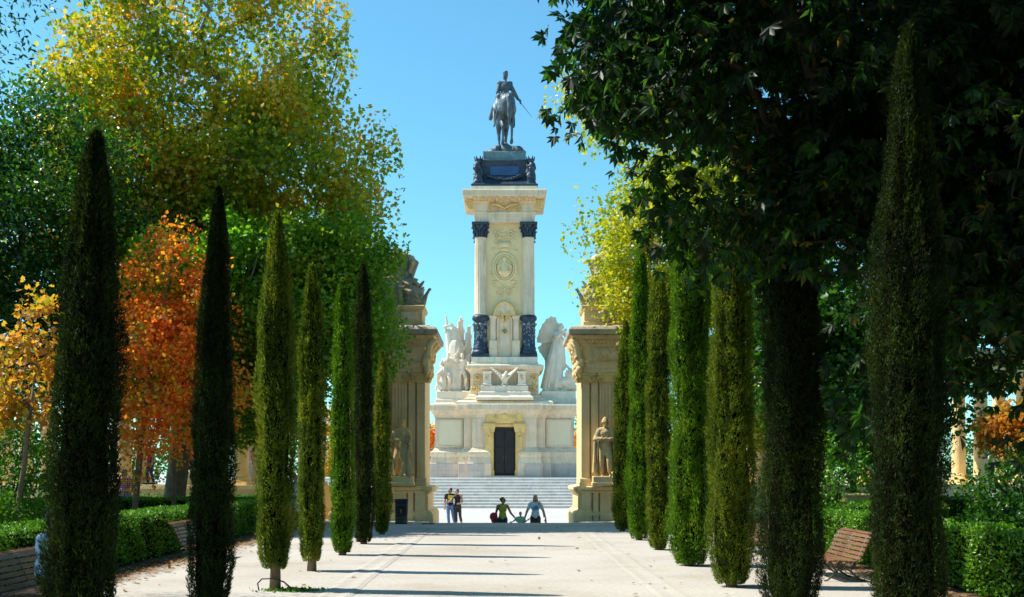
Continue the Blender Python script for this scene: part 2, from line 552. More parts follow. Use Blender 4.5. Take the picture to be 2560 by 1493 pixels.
# leaf outlines: (across, along, lift); length 1
LEAF = {
    'oval': (np.array([[0, 0, 0], [0.30, 0.45, 0.10], [0, 1, -0.06], [-0.30, 0.45, 0.10], [0, 0.45, 0]]),
             np.array([[0, 1, 4], [1, 2, 4], [2, 3, 4], [3, 0, 4]])),
    'needle': (np.array([[-0.13, 0.0, 0], [0.13, 0.12, 0.03], [0, 1, 0.0]]), np.array([[0, 1, 2]])),
    'dia': (np.array([[0, 0, 0], [0.36, 0.5, 0.10], [0, 1, -0.05], [-0.36, 0.5, 0.10]]), np.array([[0, 1, 2], [0, 2, 3]])),
    'spray': (np.array([[0, 0, 0], [0.17, 0.5, 0.04], [0, 1, 0.0], [-0.17, 0.5, 0.04]]), np.array([[0, 1, 2], [0, 2, 3]])),
    'lobed': (np.array([[0, 0, 0], [0.52, 0.18, 0.08], [0.24, 0.42, 0.0], [0.48, 0.72, 0.08], [0.0, 1.0, -0.08], [-0.48, 0.72, 0.08],
                        [-0.24, 0.42, 0.0], [-0.52, 0.18, 0.08]]),
              np.array([[0, 1, 2], [2, 3, 4], [0, 2, 4], [0, 4, 6], [4, 5, 6], [6, 7, 0]])),
}


def palmate(nl=6):
    """horse-chestnut style leaf: drooping leaflets spread from one point"""
    vs = []; ts = []
    for i in range(nl):
        a = math.radians(-82 + 164 * i / (nl - 1))
        q = abs(i - (nl - 1) / 2) / ((nl - 1) / 2)
        L = 1.0 - 0.34 * q
        b = len(vs)
        dr = 0.30 * ((i * 7) % 3 - 1)
        for (u, v, lft) in [(0, 0, 0), (0.15, 0.38, 0.07), (0.185, 0.66, 0.06), (0, 1.0, -0.10), (-0.185, 0.66, 0.06), (-0.15, 0.38, 0.07)]:
            u *= L; v *= L
            vs.append((u * math.cos(a) + v * math.sin(a), -u * math.sin(a) + v * math.cos(a), (lft + dr * v * v) * L))
        for t in [(0, 1, 2), (0, 2, 3), (0, 3, 4), (0, 4, 5)]:
            ts.append([b + q_ for q_ in t])
    return np.array(vs), np.array(ts)


LEAF['palmate'] = palmate()


def palmate_light(nl=6):
    vs = []; ts = []
    for i in range(nl):
        a = math.radians(-82 + 164 * i / (nl - 1))
        L = 1.0 - 0.34 * abs(i - (nl - 1) / 2) / ((nl - 1) / 2)
        b = len(vs)
        dr = 0.30 * ((i * 7) % 3 - 1)
        for (u, v, lft) in [(0, 0, 0), (0.18, 0.56, 0.06), (0, 1.0, -0.10), (-0.18, 0.56, 0.06)]:
            u *= L; v *= L
            vs.append((u * math.cos(a) + v * math.sin(a), -u * math.sin(a) + v * math.cos(a), (lft + dr * v * v) * L))
        ts += [[b, b + 1, b + 2], [b, b + 2, b + 3]]
    return np.array(vs), np.array(ts)


LEAF['palmate_light'] = palmate_light()


def scatter(rng, pos, along, size, shape, roll=None):
    """copies of a leaf outline at pos, tip towards along, random roll"""
    tv, tf = LEAF[shape]
    N = len(pos)
    a = along / np.maximum(np.linalg.norm(along, axis=1, keepdims=True), 1e-6)
    rnd = rng.normal(size=(N, 3)) if roll is None else roll
    nrm = rnd - (rnd * a).sum(1, keepdims=True) * a
    nrm /= np.maximum(np.linalg.norm(nrm, axis=1, keepdims=True), 1e-6)
    cr = np.cross(a, nrm)
    sz = np.asarray(size).reshape(-1, 1, 1)
    V = pos[:, None, :] + sz * (tv[None, :, 0:1] * cr[:, None, :] + tv[None, :, 1:2] * a[:, None, :] + tv[None, :, 2:3] * nrm[:, None, :])
    k = len(tv)
    F = tf[None] + (np.arange(N) * k)[:, None, None]
    return V.reshape(-1, 3), F.reshape(-1, 3)


# ------------------------------------------------------------------ setting: ground, path, plaza
PLZ = -0.83
CX, CY, CR = 0.0, 84.0, 43.5            # centre and radius of the colonnade ring


def ring_pt(a, r):
    return (CX + r * math.sin(a), CY - r * math.cos(a))


g = MB()
g.add([(-900, -300, PLZ - 0.004), (900, -300, PLZ - 0.004), (900, 1500, PLZ - 0.004), (-900, 1500, PLZ - 0.004)], [(0, 1, 2, 3)])
tag(g.build('ground', 'plaza_stone'), kind='structure')

rin = CR - 0.6
a0 = math.asin(2.55 / rin)
arcR = [ring_pt(a0 + (R(88) - a0) * i / 30, rin) for i in range(31)]
arcL = [(-x, y) for x, y in arcR]
yg = arcR[0][1]
poly = [(-160, -60), (160, -60), (160, 84), *reversed(arcR), (2.55, 37.0), (-2.55, 37.0), *arcL, (-160, 84)]
n = len(poly)
t = MB()
t.add([(x, y, 0) for x, y in poly] + [(x, y, PLZ - 0.3) for x, y in poly],
      [tuple(range(n))] + [(i, n + i, n + (i + 1) % n, (i + 1) % n) for i in range(n)])
tag(t.build('sand_path', 'sand'), kind='structure')

# steps from the path down to the plaza
st = tag(empty('path_steps', (0, 37, 0)), 'flight of low stone steps between the gate pylons, dropping to the plaza', 'steps')
sm = MB().box(-2.54, 2.54, 0.004, 0.40, -0.6, 0).mesh('step')
for i in range(4):
    link('step', sm, 'step_stone', st, (0, 0.36 * i, -0.166 * (i + 1)))
curb = MB()
curb.box(-2.54, 2.54, -0.30, 0.0, -0.4, 0.012)
curb.build('edge_stone', 'step_stone', st)

# shallow stone gutters along the path
for sx, lab in ((-1, 'shallow dished stone gutter running along the path towards the litter bin'),
                (1, 'shallow dished stone gutter running along the path towards the caped statue')):
    gt = tag(empty('stone_gutter', (sx * 2.32, 0, 0)), lab, 'gutter')
    hs_ = 1.0 if sx < 0 else .55
    prof = [(-0.24, 0.003), (-0.15, 0.016), (-0.07, 0.009), (0.0, 0.005), (0.07, 0.009), (0.15, 0.016), (0.24, 0.003)]
    prof = [(a_, .003 + (b_ - .003) * hs_) for a_, b_ in prof]
    L = 1.0
    m = MB()
    m.add([(x, 0, z) for x, z in prof] + [(x, L, z) for x, z in prof],
          [(i, i + 1, i + 8, i + 7) for i in range(6)])
    me = m.mesh('gutter_stone')
    rnd = random.Random(5)
    for k in range(25):
        o = link('gutter_stone', me, 'sand', gt, (rnd.uniform(-0.012, 0.012), 11 + k, rnd.uniform(0, 0.002)))

dr = tag(empty('drain_inlet', (-2.42, 36.25, 0.0)), 'small dark drain opening at the end of the gutter by the steps', 'drain')
MB().box(-0.20, 0.20, -0.16, 0.16, 0.004, 0.024).build('grate', 'bin_paint', dr)
for k in range(5):
    MB().box(-0.19, 0.19, -0.13 + k * 0.06, -0.10 + k * 0.06, 0.026, 0.036).build('bar', 'iron', dr)

# lawn and planting soil behind the hedges
tag(MB().add([(-60, 12, 0.006), (-7.7, 12, 0.006), (-7.7, 40, 0.006), (-60, 40, 0.006)], [(0, 1, 2, 3)]).build('planting_bed', 'earth'), kind='structure')
tag(MB().add([(7.5, 12, 0.006), (60, 12, 0.006), (60, 33, 0.006), (7.5, 33, 0.006)], [(0, 1, 2, 3)]).build('lawn', 'lawn'), kind='structure')
rng = np.random.default_rng(3)
N = 26000
p = np.c_[rng.uniform(7.6, 14, N), rng.uniform(14, 33, N), np.full(N, 0.004)]
al = rng.normal(size=(N, 3)) * 0.35 + np.array([0, 0, 1])
V, F = scatter(rng, p, al, rng.uniform(0.05, 0.10, N), 'spray')
tag(link('grass', fastmesh('grass', V, F), 'leaf_hedge'), 'short mown grass growing behind the clipped hedge', 'grass', kind='stuff')

# ------------------------------------------------------------------ main staircase of the monument
PLT = PLZ + 10 * 0.208                   # platform level 1.25
stairs = tag(empty('stone_staircase', (0, 77, PLZ)), 'broad flight of grey stone steps rising to the monument platform', 'stairs')
rnd = random.Random(11)
for k in range(10):
    x = -13.0
    while x < 13.0:
        wd = rnd.uniform(1.5, 3.0)
        x1 = min(13.0, x + wd)
        m = MB()
        xa, xb = x + 0.004, x1 - 0.004
        pf = [(0.0, 0.0), (0.0, 0.135), (0.018, 0.172), (0.06, 0.203), (0.9, 0.203), (0.9, 0.0)]
        m.add([(xa, q, z) for q, z in pf] + [(xb, q, z) for q, z in pf], [(0, 1, 2, 3, 4, 5), (11, 10, 9, 8, 7, 6)] + [(i, i + 6, (i + 1) % 6 + 6, (i + 1) % 6) for i in range(6)])
        o = m.build('step_slab', 'step_stone', stairs, loc=(0, 0.30 * k + rnd.uniform(-0.006, 0.006), 0.208 * k))
        x = x1
pl = MB().box(-13.4, 13.4, 80.2, 100, PLZ, PLT - 0.006)
tag(pl.build('monument_platform', 'step_stone'), kind='structure')


# ------------------------------------------------------------------ ornament helpers
def scroll(mb, c, r, turns=1.4, th=0.05, hand=1, start=0.0, y=0.0, tail=None):
    """spiral volute standing in the plane facing -y"""
    pts = []; rr = []
    n = int(16 * turns)
    for i in range(n + 1):
        f = i / n
        a = start + hand * f * turns * 2 * math.pi
        q = r * (1 - 0.82 * f)
        pts.append((c[0] + q * math.cos(a), y, c[1] + q * math.sin(a)))
        rr.append(th * (1 - 0.4 * f))
    if tail:
        pts.insert(0, (tail[0], y, tail[1])); rr.insert(0, th)
    mb.tube(pts, rr, 6)


def foliage_relief(mb, x0, x1, z0, z1, y, n, r, seed):
    rn = random.Random(seed)
    for i in range(n):
        x = rn.uniform(x0, x1); z = rn.uniform(z0, z1)
        a = rn.uniform(0, 6.28)
        l = r * rn.uniform(0.8, 2.0)
        mb.cap((x, y, z), (x + l * math.cos(a), y - rn.uniform(0, r), z + l * math.sin(a)), r * rn.uniform(0.5, 1.0), r * 0.3, 6)


def blocks(parent, x0, x1, z0, z1, y, th, ch, bw, mat, seed, name='stone_block'):
    """ashlar facing of single blocks with open joints"""
    rn = random.Random(seed)
    k = max(1, round((z1 - z0) / ch)); h = (z1 - z0) / k
    for i in range(k):
        nb = max(1, round((x1 - x0) / bw))
        cuts = [x0] + sorted(x0 + (x1 - x0) * (j + (0.5 if i % 2 and nb > 1 else 0) + rn.uniform(-.12, .12)) / nb for j in range(1, nb)) + [x1]
        for a, b in zip(cuts[:-1], cuts[1:]):
            if b - a < 0.05: continue
            d = rn.uniform(0, 0.012)
            MB().box(a + 0.006, b - 0.006, y - th - d, y + 0.05, z0 + i * h + 0.006, z0 + (i + 1) * h - 0.006).build(name, mat, parent)


# ------------------------------------------------------------------ human figure
def pose(**k):
    J = dict(pelvis=(0, 0, .95), waist=(0, 0, 1.10), chest=(0, 0, 1.30), neck=(0, .01, 1.46), head=(0, -.015, 1.62),
             shR=(-.175, .01, 1.41), elR=(-.235, .03, 1.13), wrR=(-.25, -.03, .89),
             shL=(.175, .01, 1.41), elL=(.235, .03, 1.13), wrL=(.25, -.03, .89),
             hpR=(-.09, 0, .92), knR=(-.10, -.02, .50), anR=(-.10, .02, .08),
             hpL=(.09, 0, .92), knL=(.10, -.02, .50), anL=(.10, .02, .08), hdirR=(0, -.15, -1), hdirL=(0, -.15, -1), face=(0, -1, 0))
    J.update(k)
    return {a: Vector(b) for a, b in J.items()}


def head_prims(mb, J, s=1.0):
    h = J['head']; f = J['face'].normalized()
    up = Vector((0, 0, 1)); sd = f.cross(up).normalized()
    M = Matrix((sd, -f, up)).transposed()
    mb.ell(h + up * .018 * s - f * .008, (.073 * s, .092 * s, .098 * s), M)
    mb.ell(h - up * .050 * s + f * .022 * s, (.055 * s, .062 * s, .068 * s), M)
    mb.cap(h + f * .088 * s + up * .005 * s, h + f * .108 * s - up * .028 * s, .010 * s, .016 * s, 6)      # nose
    mb.cap(h + f * .083 * s - up * .062 * s - sd * .018, h + f * .083 * s - up * .062 * s + sd * .018, .010 * s, .010 * s, 6)  # mouth
    for q in (-1, 1):
        mb.ell(h + sd * q * .076 * s - up * .01 * s, (.012 * s, .022 * s, .034 * s), M, 8, 6)            # ears
    return M


def hand_prims(mb, w, d, side, fat=1.0, curl=0.35):
    d = d.normalized()
    u = d.cross(Vector((0, 1, 0.05)))
    if u.length < .2: u = d.cross(Vector((1, 0, 0)))
    u.normalize(); pn = u.cross(d).normalized()       # u: across palm
    pn = pn if pn.y < 0 else -pn
    mb.cap(w, w + d * .075, .026 * fat, .034 * fat, 8)
    for k, (o, L) in enumerate([(-.030, .058), (-.010, .074), (.011, .078), (.031, .066)]):
        b = w + d * .085 + u * o
        m = b + d * L * .55 + pn * L * .12
        mb.cap(b, m, .0095 * fat, .009 * fat, 6)
        mb.cap(m, m + d * L * .45 + pn * L * curl, .009 * fat, .0075 * fat, 6)
    tb = w + d * .035 + u * (-.03) * fat
    tm = tb + d * .03 - u * .028
    mb.cap(tb, tm, .013 * fat, .011 * fat, 6)
    mb.cap(tm, tm + d * .035 - u * .006 + pn * .012, .011 * fat, .009 * fat, 6)


def body_prims(J, fat=1.0, female=False, hands=True, head=True):
    mb = MB()
    P = J
    sw = 0.92 if female else 1.0
    mb.ell(P['pelvis'], (.160 * fat, .110 * fat, .115))
    mb.ell(P['waist'], (.128 * fat * sw, .092 * fat, .13))
    mb.ell(P['chest'], (.158 * fat * sw, .108 * fat, .165))
    mb.cap(P['shR'] * .8 + P['chest'] * .2 + Vector((0, 0, .02)), P['shL'] * .8 + P['chest'] * .2 + Vector((0, 0, .02)), .066 * fat, .066 * fat)
    mb.cap(P['chest'], P['neck'], .10 * fat, .060)
    mb.cap(P['neck'] - Vector((0, 0, .03)), P['head'] - Vector((0, 0, .03)), .056, .052)
    if head: head_prims(mb, P)
    for s in 'RL':
        mb.cap(P['sh' + s], P['el' + s], .054 * fat, .042 * fat)
        mb.cap(P['el' + s], P['wr' + s], .042 * fat, .027)
        if hands: hand_prims(mb, P['wr' + s], P['hdir' + s], s)
        mb.cap(P['hp' + s], P['kn' + s], .086 * fat, .058 * fat)
        mb.cap(P['kn' + s], (P['kn' + s] * .6 + P['an' + s] * .4), .058 * fat, .057 * fat)
        mb.cap((P['kn' + s] * .6 + P['an' + s] * .4), P['an' + s], .057 * fat, .036)
        f = P['face']; f = Vector((f.x, f.y, 0)).normalized() if (f.x or f.y) else Vector((0, -1, 0))
        f = P.get('toe', Vector((0, -1, 0)))
        a = P['an' + s]
        mb.cap(a - f * .035 - Vector((0, 0, .045)), a + f * .14 - Vector((0, 0, .052)), .036, .028)
    return mb


def lerp(a, b, f): return a * (1 - f) + b * f


def top_prims(J, fat, female, sleeve=0.5, inf=.014, hem=None):
    mb = MB(); P = J; sw = 0.92 if female else 1.0
    mb.ell(P['waist'], (.128 * fat * sw + inf * 1.6, .092 * fat + inf * 1.6, .13))
    mb.ell(P['chest'], (.158 * fat * sw + inf, .108 * fat + inf, .165 + inf * .5))
    if sleeve > 0:
        mb.cap(P['shR'] * .8 + P['chest'] * .2 + Vector((0, 0, .02)), P['shL'] * .8 + P['chest'] * .2 + Vector((0, 0, .02)), .066 * fat + inf, .066 * fat + inf)
    mb.cap(P['chest'], lerp(P['chest'], P['neck'], .72), .11 * fat + inf * .5, .07 + inf * .3)
    mb.cap(P['waist'], lerp(P['waist'], P['pelvis'], .65), .112 * fat + inf, .128 * fat + inf)
    mb.ell(lerp(P['waist'], P['pelvis'], .6), (.150 * fat + inf, .108 * fat + inf, .08))
    if sleeve > 0:
        for s in 'RL':
            f = min(sleeve, 1)
            mb.cap(P['sh' + s], lerp(P['sh' + s], P['el' + s], f), .054 * fat + inf, .046 * fat + inf)
            if sleeve > 1:
                mb.cap(P['el' + s], lerp(P['el' + s], P['wr' + s], sleeve - 1), .044 * fat + inf, .032 + inf)
    return mb


def bottom_prims(J, fat, length=1.9, inf=.012):
    mb = MB(); P = J
    mb.ell(P['pelvis'], (.160 * fat + inf, .110 * fat + inf, .12))
    for s in 'RL':
        mb.cap(P['hp' + s], lerp(P['hp' + s], P['kn' + s], min(1, length)), .088 * fat + inf, (.088 - .028 * min(1, length)) * fat + inf)
        if length > 1:
            f = length - 1
            mb.cap(P['kn' + s], lerp(P['kn' + s], P['an' + s], f), .060 * fat + inf, (.060 - .014 * f) * fat + inf)
    return mb


def hair_prims(J, style):
    mb = MB(); h = J['head']; f = J['face'].normalized(); up = Vector((0, 0, 1)); sd = f.cross(up).normalized()
    M = Matrix((sd, -f, up)).transposed()
    mb.ell(h + up * .040 - f * .022, (.079, .088, .084), M)
    mb.ell(h - up * .015 - f * .050, (.070, .052, .075), M)
    if style == 'bun':
        mb.ell(h + up * .035 - f * .115, (.048, .045, .048), M)
    if style == 'long':
        mb.cap(h - f * .055, h - f * .075 - up * .20, .062, .045)
        for q in (-1, 1): mb.cap(h + sd * q * .058 - f * .01, h + sd * q * .070 - f * .03 - up * .17, .026, .022, 8)
    if style == 'pony':
        mb.cap(h - f * .09 + up * .02, h - f * .125 - up * .15, .032, .014, 8)
    return mb


def person(loc, rz, H, J, label, skin='skin', hair=('short', 'hair_dark'), fat=1.0, female=False, top=None, bottom=None,
           shoes='shoe', voxel=.010, group=None, beard=False):
    e = tag(empty('person', loc, rz, H / 1.75), label, 'person', group)
    body = body_prims(J, fat, female).sculpt('body', skin, e, voxel, 2)
    if top: top_prims(J, fat, female, top[1]).sculpt('top', top[0], e, voxel * 1.2, 2)
    if bottom: bottom_prims(J, fat, bottom[1]).sculpt('trousers' if bottom[1] > 1 else 'shorts', bottom[0], e, voxel * 1.2, 2)
    if hair: hair_prims(J, hair[0]).sculpt('hair', hair[1], e, voxel, 1)
    f = J['face'].normalized(); sd = f.cross(Vector((0, 0, 1))).normalized()
    for q in (-1, 1):
        MB().ell(J['head'] + f * .080 + sd * q * .030 + Vector((0, 0, .012)), (.011, .011, .009), None, 8, 6).build('eye', 'eye_dark', e, True)
    if beard:
        MB().ell(J['head'] + f * .030 - Vector((0, 0, .075)), (.056, .062, .045)).sculpt('beard', hair[1], e, voxel, 1)
    toe = J.get('toe', Vector((0, -1, 0)))
    for s in 'RL':
        a = J['an' + s]
        MB().cap(a - toe * .035 - Vector((0, 0, .044)), a + toe * .15 - Vector((0, 0, .050)), .042, .033).build('shoe', shoes, e, True)
    return e


# ------------------------------------------------------------------ the monument
MY = 86.0                                # y of its axis
MX = 0.10
mon = tag(empty('stone_monument', (MX, MY, PLT)), 'tall pale stone monument with corner columns, dark door and stepped plinth', 'monument')
O = Vector((0, 0, -PLT))


def part(mb, name, mat, bevel=0.0, smooth=False, parent=None):
    """coordinates: x,y about the monument axis, z in world height"""
    mb.v = [(x, y, z - PLT) for x, y, z in mb.v]
    return mb.build(name, mat, parent or mon, smooth, bevel)


# base storey: wings, projecting centre, door bay
wall_prof = [(0.40, PLT), (0.40, 2.28), (0.36, 2.32), (0.30, 2.62), (0.26, 2.72), (0.30, 2.84), (0.36, 2.96), (0.33, 3.12), (0.22, 3.18), (0.10, 3.34), (0.0, 3.44),
             (0.0, 5.62), (0.05, 5.66), (0.06, 5.80), (0.16, 5.92), (0.28, 6.12), (0.32, 6.20), (0.44, 6.22), (0.44, 6.56), (0.40, 6.64)]
part(MB().loft(-5.15, 5.15, -3.15, 3.15, wall_prof), 'base_wall', 'marble', 0.012)
cw = [(o, z + (0.004 if i else 0.0)) for i, (o, z) in enumerate(wall_prof)]
for sx in (-1, 1):
    xa, xb = sorted((sx * 1.32, sx * 3.0))
    part(MB().loft(xa, xb, -3.62, -2.9, [q for q in cw if q[1] < 5.64]), 'projecting_bay', 'marble', 0.012)
part(MB().loft(-3.0, 3.0, -3.62, -2.0, [q for q in cw if q[1] > 5.61]), 'bay_cornice', 'marble', 0.012)
cw2 = [(o, z + (0.008 if i else 0.0)) for i, (o, z) in enumerate(wall_prof)]
for sx in (-1, 1):
    xa, xb = sorted((sx * 1.36, sx * 2.36))
    part(MB().loft(xa, xb, -4.02, -3.2, [q for q in cw2 if q[1] < 5.64]), 'door_pier', 'marble', 0.012)
part(MB().loft(-2.36, 2.36, -4.02, -3.2, [q for q in cw2 if q[1] > 5.61]), 'door_cornice', 'marble', 0.012)
# plinth course of single granite blocks
blk = [(-5.50, -3.38, -3.15 - 0.40), (3.38, 5.50, -3.15 - 0.40), (-3.36, -2.74, -4.02), (2.74, 3.36, -4.02), (-2.72, -1.48, -4.42), (1.48, 2.72, -4.42)]
for i, (x0, x1, y) in enumerate(blk):
    blocks(mon, x0, x1, 0.0, 1.02, y, 0.02, 0.55, 1.25, 'granite', i)
# wall facing courses
for i, (x0, x1, y, bw) in enumerate([(-2.98, -2.40, -3.62, 0.9), (2.40, 2.98, -3.62, 0.9), (-2.34, -1.58, -4.02, 0.9), (1.58, 2.34, -4.02, 0.9),
                                     (-5.12, -3.06, -3.15, 1.1), (3.06, 5.12, -3.15, 1.1)]):
    blocks(mon, x0, x1, 3.46 - PLT, 5.60 - PLT, y, 0.012, 0.55, bw, 'marble' if i < 4 else 'granite', 20 + i)
# framed blank plaques on the wings
for sx in (-1, 1):
    fr = MB()
    xa, xb = sorted((sx * 3.18, sx * 4.92))
    fr.loft(xa, xb, -3.24, -3.1, [(0, 3.62), (0, 5.44)])
    part(fr, 'plaque', 'plaque_stone', 0.02)
    fm = MB()
    for (a, b, c, d) in [(xa - .10, xb + .10, 5.44, 5.54), (xa - .10, xb + .10, 3.52, 3.62), (xa - .10, xa, 3.62, 5.44), (xb, xb + .10, 3.62, 5.44)]:
        fm.box(a, b, -3.29, -3.12, c, d)
    part(fm, 'plaque_frame', 'marble', 0.01)
# door bay: lintel wall, surround, doors
part(MB().box(-1.34, 1.34, -3.92, -3.0, 4.95, 5.64), 'lintel_wall', 'yellow_stone')
part(MB().box(-1.36, 1.36, -4.14, -3.9, 5.20, 6.0), 'carved_panel', 'yellow_stone', 0.02)
part(MB().box(-1.52, 1.52, -4.10, -3.85, 5.0, 5.16), 'lintel_band', 'yellow_stone', 0.02)
for sx in (-1, 1):
    ds = MB()
    x0, x1 = sorted((sx * 0.80, sx * 1.42))
    ds.loft(x0, x1, -4.22, -3.5, [(0.05, PLT), (0.05, 1.75), (0.0, 1.80), (0.0, 4.55), (0.06, 4.62), (0.10, 4.85), (0.14, 4.98), (0.14, 5.20)])
    jb = part(ds, 'door_jamb', 'yellow_stone', 0.012)
    rl = MB()
    xj = sx * 1.11
    rl.box(xj - .19, xj + .19, -4.26, -4.15, 2.2, 4.2)
    scroll(rl, (xj, 4.35), 0.22, 1.5, 0.06, sx, 1.0, -4.24)
    foliage_relief(rl, xj - .18, xj + .18, 1.9, 4.3, -4.25, 26, 0.045, 70 + sx)
    rl.cap((xj, -4.22, 4.9), (xj, -4.30, 4.45), .14, .09)
    rl.v = [(x, y, z - PLT) for x, y, z in rl.v]
    rl.sculpt('jamb_carving', 'yellow_stone', jb, .03, 0)
rl = MB()
rl.box(-1.30, 1.30, -4.16, -4.0, 5.24, 5.96)
for sx in (-1, 1):
    rl.ell((sx * .66, -4.16, 5.55), (.22, .10, .25)); rl.ell((sx * .66, -4.24, 5.52), (.10, .08, .12))
    scroll(rl, (sx * 1.08, 5.66), .22, 1.5, .05, -sx, 2.0, -4.16)
    foliage_relief(rl, min(0, sx * 1.2), max(0, sx * 1.2), 5.35, 5.9, -4.15, 34, 0.05, 90 + sx)
rl.ell((0, -4.16, 5.80), (.22, .12, .16))
rl.v = [(x, y, z - PLT) for x, y, z in rl.v]
rl.sculpt('door_carving', 'yellow_stone', mon, .03, 0)
part(MB().box(-1.3, 1.3, -4.45, -3.6, PLT + 0.004, PLT + 0.13), 'threshold', 'granite', 0.01)
for sx in (-1, 1):
    x0, x1 = sorted((sx * 0.012, sx * 0.79))
    dmb = MB().box(x0, x1, -3.86, -3.78, PLT + 0.14, 4.94)
    d = part(dmb, 'door', 'door_wood', 0.01)
    for zz in ((1.55, 2.3), (2.5, 3.5), (3.7, 4.7)):
        q = MB().box(x0 + .10, x1 - .10, -3.90, -3.85, *zz)
        q.v = [(a, b, c - PLT) for a, b, c in q.v]
        q.build('door_panel', 'door_wood', d, False, 0.02)
    hh = MB().cap((sx * .10, -3.93, 2.6 - PLT), (sx * .10, -3.93, 2.85 - PLT), .022, .022, 8)
    hh.build('handle', 'iron', d, True)

# second storey pedestal
part(MB().loft(-3.3, 3.3, -3.1, 3.1, [(0.3, 6.62), (0.3, 6.84), (0.1, 6.95)]), 'stage_step', 'marble_stained', 0.02)
part(MB().loft(-2.55, 2.55, -2.55, 2.55, [(0.45, 6.90), (0.45, 7.10), (0.25, 7.20), (0.2, 7.34), (0.02, 7.46), (0, 7.5), (0, 8.98), (0.05, 9.0), (0.08, 9.12), (0.26, 9.28), (0.36, 9.34),
                                          (0.36, 9.58), (0.16, 9.66)]), 'pedestal', 'marble', 0.015)
part(MB().loft(-1.7, 1.7, -3.25, -2.3, [(0.42, 6.96), (0.42, 7.16), (0.24, 7.3), (0.2, 7.55), (0.05, 7.62), (0.05, 8.02), (0, 8.05)]), 'eagle_base', 'marble_white', 0.015)
part(MB().loft(-2.35, 2.35, -2.35, 2.35, [(0.18, 9.64), (0.18, 9.80), (0.12, 9.84), (0.12, 10.24)]), 'column_base_slab', 'marble_stained', 0.015)
for sx in (-1, 1):
    pc = MB()
    c = sx * 2.12
    scroll(pc, (c + .12, 8.72), .24, 1.6, .06, sx, 0.5, -2.62)
    scroll(pc, (c - .10, 7.85), .22, 1.6, .06, -sx, 2.5, -2.62)
    foliage_relief(pc, c - .34, c + .34, 7.6, 8.95, -2.58, 34, .06, 120 + sx)
    part(pc, 'scroll_relief', 'yellow_stone', 0, True)
for sx in (-1, 1):
    ped = MB()
    ped.loft(sx * 1.28 - .28, sx * 1.28 + .28, -3.22, -2.62, [(0.06, 8.06), (0.06, 8.18), (0, 8.22), (0, 8.95), (0.07, 9.0), (0.07, 9.10)])
    part(ped, 'flank_block', 'marble_white', 0.015)
for sx in (-1, 1):
    ds = MB()
    foliage_relief(ds, sx * 1.28 - .16, sx * 1.28 + .16, 8.4, 8.85, -3.24, 14, .05, 140 + sx)
    part(ds, 'block_relief', 'marble', 0, True)
eg = MB()                                               # eagle with raised wings
eg.cap((0, -3.0, 8.25), (0.02, -3.05, 8.75), .13, .20); eg.cap((.02, -3.05, 8.8), (.12, -3.15, 9.05), .12, .09)
eg.cap((.12, -3.18, 9.05), (.22, -3.25, 9.0), .07, .03)
for sx in (-1, 1):
    for k in range(6):
        f = k / 5
        eg.cap((sx * .12, -3.0, 8.72 - .08 * k), (sx * (.98 - .16 * k), -3.0 - .05 * k, 9.36 - .16 * k), .11, .07, 8)
    eg.cap((sx * .07, -3.05, 8.3), (sx * .18, -3.2, 8.12), .06, .05)
    for k in range(3): eg.cap((sx * .05 + .08 * k - .08, -3.0, 8.3), (sx * .1 + .14 * k - .14, -3.0, 8.08), .06, .03, 6)
eg.v = [(x, y, z - PLT) for x, y, z in eg.v]
eg.sculpt('eagle', 'marble_white', mon, .035, 1)

